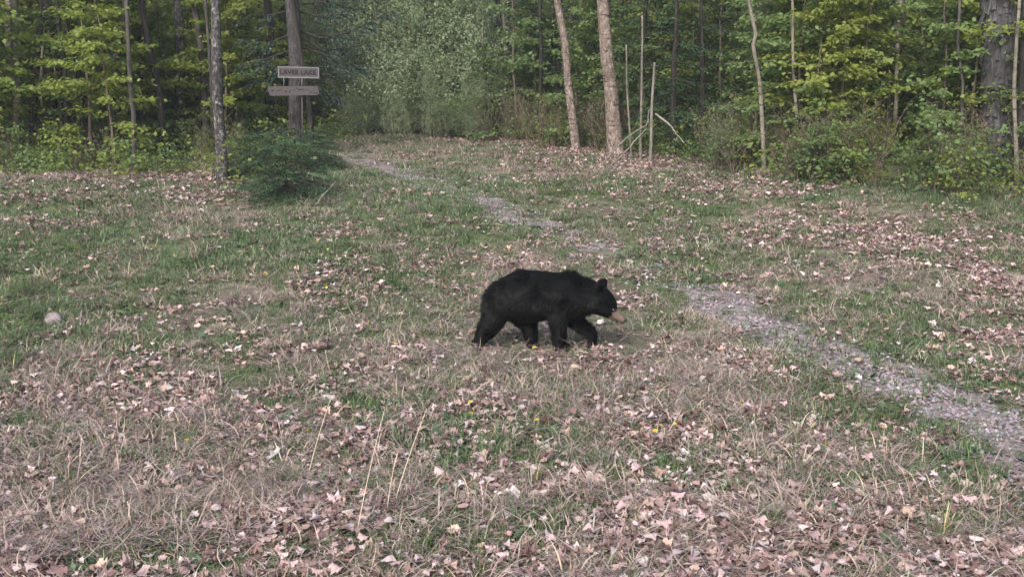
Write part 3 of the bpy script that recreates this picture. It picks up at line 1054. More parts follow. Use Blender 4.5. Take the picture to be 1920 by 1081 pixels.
# long loose plates of bark on the massive trunk
mb = MB()
hb_ = np.array(HICK.location)
for _ in range(420):
    z0 = rng.uniform(.1, 5.0)
    c = np.array([np.interp(z0 + hb_[2], HP[:, 2], HP[:, q]) for q in range(3)]) - hb_
    rad = .245 * (1 + .25 * math.exp(-z0 / .22))
    a = rng.random() * 6.283
    L, W_ = rng.uniform(.10, .42), rng.uniform(.025, .06)
    t = np.array([0, .35, .7, 1.0])
    lift = np.array([.035, .012, .010, .03]) * rng.uniform(.5, 1.6) + .012
    rows = []
    for tt_, l_ in zip(t, lift):
        for s_ in (-1, 0, 1):
            aa = a + s_ * W_ / rad / 2
            r_ = rad + l_ - (.006 if s_ else 0)
            rows.append([c[0] + math.cos(aa) * r_, c[1] + math.sin(aa) * r_, z0 - L * (1 - tt_)])
    f = []
    for q in range(3):
        for r_ in range(2):
            f.append([q * 3 + r_, q * 3 + r_ + 1, q * 3 + r_ + 4, q * 3 + r_ + 3])
    mb.add(rows, f)
tag(link('bark_plates', mb.mesh('bark_plates', M['bark_flaky']), HICK), kind='stuff')

# fallen sticks near the thick birch and by the low spruce bush
def stick(name, pts, r, label, cat='branch', mat='dead_wood', rt=None):
    pts = np.array(pts)
    k = np.linspace(0, len(pts) - 1, 12)
    q = np.stack([np.interp(k, np.arange(len(pts)), pts[:, c]) for c in range(3)], -1)
    q += rng.normal(0, .006, q.shape)
    mb = MB()
    tube(mb, q - pts[0], np.linspace(r, rt or r * .5, 12), 6)
    o = link(name, mb.mesh(name, M[mat]), loc=pts[0])
    return tag(o, label, cat)


stick('fallen_branch', [at_y(1128, 308, 19.6), at_y(1170, 262, 20), at_y(1214, 232, 20.2), at_y(1218, 205, 20.3)], .016, 'upper of two long bare branches leaning on the broken snag')
stick('fallen_branch', [at_y(1140, 318, 19.5), at_y(1186, 270, 20), at_y(1212, 240, 20.2)], .017, 'lower of two long bare branches leaning on the broken snag')
stick('fallen_branch', [at_y(1228, 213, 20), at_y(1258, 236, 19.8), at_y(1264, 246, 19.8), at_y(1282, 268, 19.6)], .02, 'grey bent bough drooping to the right of the broken snag')
p0 = unproj(590, 386)
stick('fallen_branch', [p0, at_y(606, 366, p0[1]), at_y(629, 341, p0[1])], .014, 'bare grey stick poking out of the low hemlock bush')
p0 = unproj(312, 357)
stick('fallen_branch', [p0 + [0, 0, .05], at_y(335, 360, p0[1]), at_y(368, 365, p0[1] - .2)], .016, 'pale stick lying on the ground left of the lichen-blotched trunk')
p0 = unproj(0, 305)
stick('fallen_branch', [at_y(-20, 306, 20), at_y(40, 303, 20), at_y(85, 299, 20)], .02, 'long grey branch lying low in the woods at the far left')
for k, (a1, b1) in enumerate([((1286, 350), (1268, 308)), ((1296, 335), (1280, 300)), ((1316, 355), (1311, 335)), ((1382, 365), (1396, 305)), ((1645, 378), (1620, 345))]):
    p0 = unproj(*a1)
    stick('dead_twig', [p0, at_y((a1[0] + b1[0]) / 2 + 4, (a1[1] + b1[1]) / 2, p0[1]), at_y(b1[0], b1[1], p0[1])], .009,
          ['pale dead twig standing in the grass edge, nearest the fallen branches', 'pale crooked twig behind the first dead twig', 'short forked grey twig in the grass edge',
           'straight cream-coloured twig leaning right in the brush', 'bent pale twig beside the white leaf patch'][k], 'twig')

# spruce boughs hanging from the big trunk
def boughs(root, base):
    Y = base[1]
    spec = [([(562, 22), (600, 32), (632, 27), (660, 12)], .0, .0), ([(564, 58), (600, 72), (650, 62), (700, 38), (738, 20)], -.35, .0), ([(564, 72), (605, 94), (650, 90), (694, 82)], .3, .0),
            ([(566, 88), (606, 101), (642, 120), (688, 122)], -.2, .0), ([(570, 150), (604, 166), (637, 183)], .2, .0), ([(566, 8), (606, 4), (640, -14), (690, -20)], .2, .0),
            ([(542, 66), (500, 82), (452, 74)], .3, 0), ([(542, 96), (497, 111), (446, 124)], -.2, 0), ([(542, 138), (505, 150), (468, 152)], .3, 0), ([(542, 20), (500, 30), (440, 20)], .4, 0), ([(545, 118), (520, 125), (486, 116)], -.3, 0),
            ([(560, -30), (620, -30), (700, -60)], .5, 0), ([(545, -30), (480, -30), (420, -60)], -.4, 0), ([(553, -60), (570, -60), (600, -70)], 1.4, 0), ([(553, -50), (540, -50), (520, -55)], -1.2, 0)]
    for poly, dy, _ in spec:
        st, lf = MB(), MB()
        pts = np.array([at_y(p[0], p[1], Y + dy * k / (len(poly) - 1)) for k, p in enumerate(poly)]) - base
        kk = np.r_[0, np.cumsum(np.linalg.norm(np.diff(pts, axis=0), axis=1))]
        L = kk[-1]
        ss = np.linspace(0, L, 14)
        q = np.stack([np.interp(ss, kk, pts[:, c]) for c in range(3)], -1)
        tube(st, q, np.linspace(.020, .005, 14), 5, cap=False)
        Pp, D, Nn, C = [], [], [], []
        n2 = int(L / .085)
        for k in range(n2):
            t = .22 + .78 * (k + rng.random()) / n2
            o = np.array([np.interp(t * L, ss, q[:, c]) for c in range(3)])
            tan = norm((np.array([np.interp(min(t * L + .1, L), ss, q[:, c]) for c in range(3)]) - np.array([np.interp(t * L - .1, ss, q[:, c]) for c in range(3)]))[None])[0]
            sg = 1 if k % 2 else -1
            sv = norm(np.cross(tan, [0, 0, 1.0])[None])[0] * sg
            tl = rng.uniform(.16, .40) * (1.2 - .6 * t)
            td = norm((tan * rng.uniform(.5, 1.1) + sv * rng.uniform(.1, .7) + np.array([0, 0, -rng.uniform(.1, .8)]))[None])[0]
            u = np.linspace(0, 1, 5)[:, None]
            tw = o + td * u * tl + np.array([0, 0, -.10]) * u ** 2
            tube(st, tw, np.linspace(.005, .002, 5), 4, cap=False)
            m = int(tl / .0045)
            uu = rng.random(m)
            Pp.append(np.stack([np.interp(uu, u[:, 0], tw[:, c]) for c in range(3)], -1))
            D.append(td[None] * 1.0 + rng.normal(0, .40, (m, 3)))
            Nn.append(rand_unit(m))
            C.append(np.full(m, rng.uniform(.7, 1.25)))
        Pp, D, Nn, C = map(np.concatenate, (Pp, D, Nn, C))
        n = len(Pp)
        leafs(lf, Pp, D, Nn, rng.uniform(.035, .065, n), rng.uniform(.015, .024, n), .1, C[:, None] * np.ones((1, 3)))
        b_ = link('bough', st.mesh('bough', M['bark_dark']), root)
        tag(link('needles', lf.mesh('needles', M['needle_pale']), b_), kind='stuff')


boughs(SPRUCE, np.array(SPRUCE.location))

# ------------------------------------------------------------------ young growth
def variant_set(n, fn):
    return [fn(k) for k in range(n)]


V_YEL = variant_set(4, lambda k: sapling_mesh(rng.uniform(3.4, 4.6), 10 + k, M['leaf_yellow'], .24, 28, .26, (.060, .110), 78))
V_GRN = variant_set(5, lambda k: sapling_mesh(rng.uniform(3.4, 4.8), 30 + k, M['leaf_green'], .06, 34, .24, (.052, .102), 80))
V_DRK = variant_set(3, lambda k: sapling_mesh(rng.uniform(3.6, 5.2), 50 + k, M['leaf_dark'], .12, 30, .22, (.05, .095), 72))
V_PAL = variant_set(4, lambda k: sapling_mesh(rng.uniform(3.6, 5.0), 130 + k, M['leaf_pale'], .05, 34, .22, (.04, .08), 84, M['bark_pale'], airy=True))
V_SHR = variant_set(4, lambda k: sapling_mesh(rng.uniform(.8, 1.25), 70 + k, M[['leaf_green', 'leaf_yellow', 'leaf_dark', 'leaf_green'][k]], .05, 20, .50, (.04, .08), 24))
V_CON = variant_set(3, lambda k: conifer_mesh(rng.uniform(3.8, 5.0), 90 + k, M['needle'], 1.15, 60, .05, .35, (.085, .022), None, .12, .11))


def bare_shrub_mesh(k):
    st, lf = MB(), MB()
    for s_ in range(9):
        a = rng.random() * 6.283
        h = rng.uniform(.5, 1.1)
        ln = rng.uniform(.05, .45)
        s = np.linspace(0, 1, 6)
        q = np.stack([np.cos(a) * ln * s + rng.normal(0, .02, 6), np.sin(a) * ln * s + rng.normal(0, .02, 6), h * s], -1)
        tube(st, q, np.linspace(.007, .002, 6), 4, cap=False)
        for _ in range(7):
            t = rng.uniform(.3, 1)
            o = np.array([np.interp(t, s, q[:, c]) for c in range(3)])
            b = rng.random() * 6.283
            L = rng.uniform(.1, .3)
            e = o + np.array([math.cos(b) * L * .7, math.sin(b) * L * .7, L * .7])
            tube(st, np.array([o, (o + e) / 2 + rng.normal(0, .01, 3), e]), [.003, .002, .0012], 3, cap=False)
            m = 6
            kk = rng.random(m)[:, None]
            leafs(lf, o + (e - o) * kk, rand_unit(m), rand_unit(m) + [0, 0, 1], rng.uniform(.02, .045, m), rng.uniform(.012, .025, m), .1, jitter_cols(m, (1, 1, 1), .2))
    return st.mesh('stems', M['twig']), lf.mesh('buds', M[['leaf_brown', 'leaf_yellow', 'leaf_brown', 'leaf_green'][k % 4]])


V_BAR = variant_set(4, bare_shrub_mesh)

PROTECT = [(1255, 22.4, 58), (535, 21, 60), (94, 22.2, 18), (248, 18.7, 16), (505, 26, 16), (585, 21.5, 20), (417, 17.3, 42), (545, 21.8, 84), (1062, 22.8, 45), (1142, 21.8, 50), (1420, 18.9, 30), (1683, 19.2, 26), (1212, 20.5, 50), (1870, 17.8, 26), (335, 22.6, 22), (300, 21.2, 20)]


def free_of_view(px, Y, half):
    """keeps the trunks and the sign that the photograph shows uncovered clear of young trees in front of them"""
    for ppx, pY, wpx in PROTECT:
        if Y < pY and abs(px - ppx) < wpx + half * FPX / Y * .55:
            return False
    return True


LAND = [(-60, 'the left border'), (100, 'the dark far-left trunk'), (253, 'the scarred grey trunk'), (305, 'the leaning dark trunk'), (418, 'the lichen-blotched trunk'), (553, 'the big spruce'), (640, 'the trail gap'),
        (690, 'the end of the trail'), (745, 'the leaning pale birch'), (800, 'the dark trailside spruce'), (865, 'the dark double trunk'), (960, 'the trailside brush'), (1062, 'the slim tan birch'), (1145, 'the thick tan birch'), (1219, 'the broken snag'), (1425, 'the crooked sapling'),
        (1580, 'the half-hidden grey trunk'), (1683, 'the cream stem'), (1800, 'the thin grey-green stem'), (1870, 'the massive flaking trunk'), (1990, 'the right border')]
ORD = ('first second third fourth fifth sixth seventh eighth ninth tenth eleventh twelfth thirteenth fourteenth fifteenth sixteenth seventeenth eighteenth nineteenth twentieth'.split()
       + ['twenty-' + q for q in 'first second third fourth fifth sixth seventh eighth ninth'.split()] + ['thirtieth']
       + ['thirty-' + q for q in 'first second third fourth fifth sixth seventh eighth ninth'.split()])


def name_each(items, short):
    """items: (object, picture column, distance): say by which landmark each stands and how far back"""
    bins = {}
    for o, px, Y in items:
        k = min(LAND, key=lambda q: abs(q[0] - px))[1]
        bins.setdefault((short[o] if isinstance(short, dict) else short, k), []).append((Y, o))
    for (sh, k), v in bins.items():
        v.sort(key=lambda q: q[0])
        for n_, (_, o) in enumerate(v):
            o['label'] = '%s nearest %s' % (sh, k) + (', %s from the front' % ORD[min(n_, 38)] if len(v) > 1 else '')


def grow(name, variants, n, pxs, dmin, dspan, power, label, cat, group, smin=.8, smax=1.15, half=.8, partnames=('stem', 'leaves'), protect=True):
    done = 0
    tries = 0
    made = []
    while done < n and tries < n * 30:
        tries += 1
        px = rng.uniform(*pxs)
        Y = float(np.interp(px, *dmin)) + dspan * rng.random() ** power
        if protect and not free_of_view(px, Y, half): continue
        b = ground_at(px, Y)
        st, lf = variants[done % len(variants)]
        s = rng.uniform(smin, smax)
        root = link(name, None, loc=b - np.array([0, 0, .02]), rz=rng.random() * 6.283, sc_=s)
        tag(root, label, cat, group)
        made.append((root, px, Y))
        link(partnames[0], st, root)
        tag(link(partnames[1], lf, root), kind='stuff')
        done += 1
    name_each(made, label)


E_LEFT = ([-200, 0, 250, 420, 560, 640], [17.6, 18.6, 18.8, 19.2, 22.5, 31])
E_RIGHT = ([830, 900, 1040, 1180, 1300, 1500, 1700, 1920, 2100], [33, 28, 24, 22, 20.6, 18.8, 17.9, 17.3, 16.6])
grow('young_maple', V_YEL, 84, (-120, 540), E_LEFT, 11, 1.2, 'bright yellow-green young tree', 'young tree', 'yellow-green young trees left of the trail')
grow('young_beech', V_GRN, 50, (-150, 560), E_LEFT, 18, .8, 'mid green young tree', 'young tree', 'mid green young trees left of the trail')
grow('young_maple', V_GRN, 84, (850, 2050), E_RIGHT, 12, 1.4, 'leafy green young tree', 'young tree', 'green young trees right of the trail')
grow('young_beech', V_YEL, 34, (1180, 2050), E_RIGHT, 7, 1.3, 'lighter yellow-green young tree', 'young tree', 'yellow-green young trees right of the trail')
grow('young_elm', V_DRK, 30, (840, 2050), E_RIGHT, 17, .6, 'dark-leaved young tree', 'young tree', 'dark-leaved young trees right of the trail')
grow('young_alder', V_PAL, 120, (585, 900), ([585, 625, 650, 720, 770, 900], [30, 30.5, 29.5, 28.6, 28, 27.2]), 18, 1.7, 'pale green young tree', 'young tree', 'young trees beyond the trail')
grow('alder_shrub', V_PAL, 30, (630, 900), ([630, 720, 900], [27.6, 27.0, 25.8]), 2.5, 1.0, 'low pale green shrub', 'shrub', 'pale shrubs at the crest of the trail', .18, .34, .2)
# conifers
for px, Y, s, lab in [(1262, 20.9, 1.05, 'tall dark hemlock right behind the broken snag'), (1318, 21.2, 1.05, 'dark hemlock behind the drooping grey bough'), (1195, 22.6, 1.1, 'dark hemlock behind the thick birch'),
                      (800, 33, 1.0, 'dark spruce on the right shoulder of the trail\'s far end'), (845, 36, 1.1, 'dark spruce deeper behind the trail\'s bend'), (960, 30, 1.0, 'dark hemlock behind the trailside brush left of the slim birch'),
                      (1020, 27, .9, 'dark hemlock directly left of the slim birch'), (470, 24, .75, 'young hemlock between the lichen-blotched trunk and the spruce'), (1100, 27, 1.0, 'dark hemlock between the two birches')]:
    b = ground_at(px, Y)
    st, lf = V_CON[int(px) % 3]
    root = link('hemlock_tree', None, loc=b, rz=rng.random() * 6.28, sc_=s)
    tag(root, lab, 'tree')
    link('stem', st, root)
    link('needles', lf, root)
# low hemlock bush in front of the sign
b = unproj(538, 372)
root = link('hemlock_bush', None, loc=b)
tag(root, 'low dark green hemlock bush below the trail signs', 'bush')
st, lf = conifer_mesh(1.0, 5, M['needle'], .95, 74, .02, .22, (.058, .016), None, .35, .07)
link('stem', st, root)
link('needles', lf, root)
b = ground_at(470, 18.3)
root = link('hemlock_bush', None, loc=b, sc_=.72, rz=2)
tag(root, 'smaller hemlock bush between the lichen-blotched trunk and the dark bush', 'bush')
link('stem', st, root)
link('needles', lf, root)
b = ground_at(600, 19.5)
root = link('hemlock_bush', None, loc=b, sc_=.66, rz=4)
tag(root, 'smaller hemlock bush right of the slim dark trunk', 'bush')
link('stem', st, root)
link('needles', lf, root)

# shrubs
E_R2 = ([830, 900, 1040, 1180, 1300, 1500, 1700, 1920, 2100], [28.5, 26, 22, 20.2, 18.9, 17.3, 16.5, 15.9, 15.2])
grow('leafy_shrub', V_SHR, 52, (1180, 2060), E_R2, 3.5, 1.2, 'low leafy shrub', 'shrub', 'leafy shrubs along the right edge', .6, 1.1, .3)
grow('leafy_shrub', V_SHR, 14, (-150, 380), ([-200, 0, 250, 420, 560], [17.6, 18.0, 18.2, 18.4, 20]), 6, 1.1, 'low leafy shrub', 'shrub', 'leafy shrubs along the left edge', .5, 1.0, .2)
grow('bare_shrub', V_BAR, 92, (860, 1960), E_R2, 2.6, 1.2, 'brown twiggy bush', 'shrub', 'twiggy brown bushes right of the trail', .6, 1.2, .15, ('stems', 'buds'))
grow('bare_shrub', V_BAR, 40, (-120, 460), ([-200, 0, 250, 420, 560], [17.2, 17.8, 18.0, 18.2, 20]), 3, 1.1, 'brown twiggy bush', 'shrub', 'twiggy brown bushes on the left', .4, .8, .1, ('stems', 'buds'))

# thin background trunks
V_TH = [[trunk_mesh('trunk', wob_path(9.5, (rng.normal(0, .5), rng.normal(0, .3)), .7, 22, 200 + 7 * q + k), .055, .03, M[mt], 8, .2, .05, k, 9, (.8, 6), .6) for k in range(3)] for q, mt in enumerate(('bark_grey', 'bark_dark', 'bark_pale'))]


def thin_trees(n, pxs, dmin, dspan, labs, group):
    made, short = [], {}
    for k in range(n):
        px = rng.uniform(*pxs)
        Y = float(np.interp(px, *dmin)) + 1.0 + dspan * rng.random()
        if not free_of_view(px, Y, .08): continue
        q = int(rng.choice(3, p=[.4, .38, .22]))
        b = ground_at(px, Y)
        s = rng.uniform(.55, 1.5)
        root = link('thin_tree', None, loc=b - np.array([0, 0, .05]), rz=rng.random() * 6.28)
        root.scale = (s, s, rng.uniform(.9, 1.2))
        tag(root, labs[q], 'tree', group)
        made.append((root, px, Y))
        short[root] = labs[q]
        link('trunk', V_TH[q][k % 3], root)
        if k % 5 == 0 and pxs[0] != 600:
            link('crown', CROWNS[k // 3 % 3], root, loc=(0, 0, 9.0), sc_=(.7 / s, .7 / s, .7))
    name_each(made, short)


thin_trees(84, (-200, 560), E_LEFT, 15, ['thin grey trunk', 'thin dark trunk', 'thin pale trunk'], 'thin trunks left of the trail')
thin_trees(62, (850, 2100), E_RIGHT, 16, ['thin grey trunk', 'thin dark trunk', 'thin pale trunk'], 'thin trunks right of the trail')
thin_trees(11, (-20, 410), E_LEFT, 2.5, ['slim grey trunk by the clearing', 'slim dark trunk by the clearing', 'slim pale trunk by the clearing'], 'slim trunks along the left edge')
thin_trees(34, (860, 1350), ([860, 1040, 1180, 1350], [28, 24, 22, 20.5]), 9, ['slender grey stem', 'slender dark stem', 'slender pale stem'], 'slender stems between the birches')
thin_trees(22, (600, 860), ([600, 640, 760, 800, 860], [34, 40, 40, 33, 32]), 16, ['thin distant grey trunk', 'thin distant dark trunk', 'thin distant pale trunk'], 'thin trunks beyond the trail')

# distant woods that read as one mass
dw = template_coll('far_growth', [m for v in (V_GRN + V_YEL[:2] + V_DRK) for m in [v[1]]] + [V_TH[q][k] for q in range(2) for k in range(2)])
n = 520
px = rng.uniform(-500, 2420, n)
Y = 36 + 36 * rng.random(n)
Y = np.where((px > 600) & (px < 830) & (Y < 48), Y + 14, Y)
x = (px - 960) / FPX * Y
scatter('distant_woods', dw, len(dw.objects), x, Y, np.stack([np.zeros(n), np.zeros(n), rng.random(n) * 6.283], -1), rng.uniform(.7, 1.3, n), np.ones((n, 3)), 'far-off green woods closing the view behind the nearer trees', 'woods')
# undergrowth of the forest floor
ug = template_coll('undergrowth', [sapling_mesh(.42, 300 + k, M[['leaf_green', 'leaf_yellow', 'leaf_dark'][k % 3]], .05, 9, .7, (.035, .07), 8)[1] for k in range(5)])
px = rng.uniform(-350, 2270, 2600)
Y = 15.5 + 22 * rng.random(2600) ** 1.3
x = (px - 960) / FPX * Y
k = rng.random(2600) < woods(x, Y) * 1.0
x, Y = x[k], Y[k]
scatter('undergrowth', ug, 5, x, Y, rot_z(len(x), .1), rng.uniform(.6, 1.5, len(x)), np.ones((len(x), 3)), 'low green plants covering the forest floor', 'undergrowth')

# ------------------------------------------------------------------ the air between the trees
hz = bpy.data.materials.new('thin_haze')
hz.use_nodes = True
hz.node_tree.nodes.clear()
ho = hz.node_tree.nodes.new('ShaderNodeOutputMaterial')
hv = hz.node_tree.nodes.new('ShaderNodeVolumePrincipled')
hv.inputs['Color'].default_value = (.86, .92, .96, 1)
hv.inputs['Density'].default_value = HAZE
hv.inputs['Anisotropy'].default_value = 0.2
hz.node_tree.links.new(hv.outputs[0], ho.inputs['Volume'])
mb = MB()
X0, X1, Y0, Y1, Z0, Z1 = -108, 108, -13, 99, -1.6, 34
mb.add([(X0, Y0, Z0), (X1, Y0, Z0), (X1, Y1, Z0), (X0, Y1, Z0), (X0, Y0, Z1), (X1, Y0, Z1), (X1, Y1, Z1), (X0, Y1, Z1)],
       [[3, 2, 1, 0], [4, 5, 6, 7], [0, 1, 5, 4], [1, 2, 6, 5], [2, 3, 7, 6], [3, 0, 4, 7]])
tag(link('haze', mb.mesh('haze', hz, False)), 'thin pale haze hanging between the trees', 'haze', kind='stuff')

# ------------------------------------------------------------------ trail sign
def wood_mat():
    m = NT('weathered_board')
    v = m.coord('Object', (1.2, 8, 14))
    n1 = m.noise(9, 6, .7, v, .4)
    c = m.ramp(n1, [(.25, (.021, .018, .019)), (.5, (.050, .043, .045)), (.75, (.088, .078, .081))])
    return m.surface(c, .9, .2, bump=n1, bdist=.006)


def paint_mat(name, c):
    m = NT(name)
    n1 = m.noise(40, 4, .7, m.coord('Object'))
    return m.surface(m.mix(m.ramp(n1, [(.5, 0.0), (.75, .45)]), c, (.055, .048, .052)), .8, .2)


WB = wood_mat()
DARKP = paint_mat('faded_dark_paint', (.006, .005, .006))
LIGHTW = paint_mat('pale_edge_wood', (.11, .11, .118))


def box(mb, c, s, bev=.004):
    """bevelled box"""
    x, y, z = np.array(s) / 2
    b = bev
    ring = [(-x + b, -z), (x - b, -z), (x, -z + b), (x, z - b), (x - b, z), (-x + b, z), (-x, z - b), (-x, -z + b)]
    v = [(p[0], -y, p[1]) for p in ring] + [(p[0], y, p[1]) for p in ring] + [(0, -y, 0), (0, y, 0)]
    f = []
    for k in range(8):
        q = (k + 1) % 8
        f += [[k, q, q + 8, k + 8][::-1], [k, q, 16, 16], [q + 8, k + 8, 17, 17]]
    mb.add(np.array(v) + np.array(c), f)


SY = 20.75
sc0 = at_y(560, 153, SY)
m_px = SY / FPX
sign = link('trail_sign', None, loc=sc0)
tag(sign, 'two weathered grey wooden boards hung one above the other in front of the spruce trunk', 'sign')


def rel(px, py, dy=0):
    return at_y(px, py, SY + dy) - sc0


mb = MB()
c = rel(560, 136)
W, Hh = 76 * m_px, 20.5 * m_px
box(mb, (0, 0, 0), (W, .03, Hh))
ub = link('upper_board', mb.mesh('upper_board', WB, False), sign, loc=c)
ub.rotation_euler = (0, R(1.2), 0)
# pale raised border
mb = MB()
t_ = .022
box(mb, (0, -.0175, Hh / 2 - t_ / 2), (W, .01, t_), .002)
box(mb, (0, -.0175, -Hh / 2 + t_ / 2), (W, .01, t_), .002)
box(mb, (-W / 2 + t_ / 2, -.0175, 0), (t_, .01, Hh - 2 * t_ - .004), .002)
box(mb, (W / 2 - t_ / 2, -.0175, 0), (t_, .01, Hh - 2 * t_ - .004), .002)
link('border', mb.mesh('border', LIGHTW, False), ub)
cu = bpy.data.curves.new('lettering', 'FONT')
cu.body = 'LAVER LAKE'
cu.align_x = 'CENTER'
cu.align_y = 'CENTER'
cu.size = .112
cu.extrude = .002
cu.offset = .0035
cu.space_character = 1.05
tmp = bpy.data.objects.new('lettering_curve', cu)
COL.objects.link(tmp)
dg = bpy.context.evaluated_depsgraph_get()
tme = bpy.data.meshes.new_from_object(tmp.evaluated_get(dg))
bpy.data.objects.remove(tmp)
tme.name = 'lettering'
tme.materials.clear()
tme.materials.append(DARKP)
lt = link('lettering', tme, ub, loc=(-.01, -.0165, -.002))
lt.rotation_euler = (R(90), 0, 0)
mb = MB()
c = rel(550, 170.5)
W2, H2 = 95 * m_px, 17 * m_px
# lower board: arrow-cut left end
x0, x1, zh = -W2 / 2, W2 / 2, H2 / 2
ring = [(x0 + .05, -zh), (x1 - .02, -zh), (x1, -zh + .03), (x1 - .01, zh), (x0 + .02, zh), (x0, zh - .05)]
v = [(p[0], -.014, p[1]) for p in ring] + [(p[0], .014, p[1]) for p in ring] + [(0, -.014, 0), (0, .014, 0)]
f = []
for k in range(6):
    q = (k + 1) % 6
    f += [[k, k + 6, q + 6, q], [k, q, 12, 12], [q + 6, k + 6, 13, 13]]
mb.add(v, f)
lb = link('lower_board', mb.mesh('lower_board', WB, False), sign, loc=c)
lb.rotation_euler = (0, R(-.6), 0)
mb = MB()
for zx0, zx1, zy, hh in [(250, 330, 250, 30), (420, 560, 250, 26), (700, 740, 290, 70), (830, 870, 280, 80), (980, 1010, 250, 40), (1060, 1120, 190, 26), (1130, 1300, 235, 34), (1400, 1430, 260, 50), (1480, 1560, 330, 20), (1630, 1760, 335, 24)]:
    xa = (495 + zx0 / 17.45 - 550) * m_px
    xb = (495 + zx1 / 17.45 - 550) * m_px
    zc = -(155 + zy / 17.45 - 170.5) * m_px
    h2 = hh / 17.45 * m_px / 2
    jj = rng.normal(0, .004, 4)
    mb.add([(xa, -.0155, zc - h2 + jj[0]), (xb, -.0155, zc - h2 + jj[1]), (xb, -.0155, zc + h2 + jj[2]), (xa, -.0155, zc + h2 + jj[3])], [[0, 1, 2, 3]])
link('faded_marks', mb.mesh('faded_marks', DARKP), lb)
for pxa in (532, 566):
    mb = MB()
    tube(mb, np.array([rel(pxa, 145), rel(pxa + .5, 153), rel(pxa, 163)]), [.009, .009, .009], 6)
    link('hanger', mb.mesh('hanger', LIGHTW), sign)
# pale pole carrying the boards down to the ground
pb = ground_at(567, SY + .05)
mb = MB()
tube(mb, np.array([pb - sc0 - [0, 0, .1], rel(567, 200, .05), rel(566, 128, .05)]), [.018, .017, .016], 7)
link('pole', mb.mesh('pole', M['bark_grey']), sign)

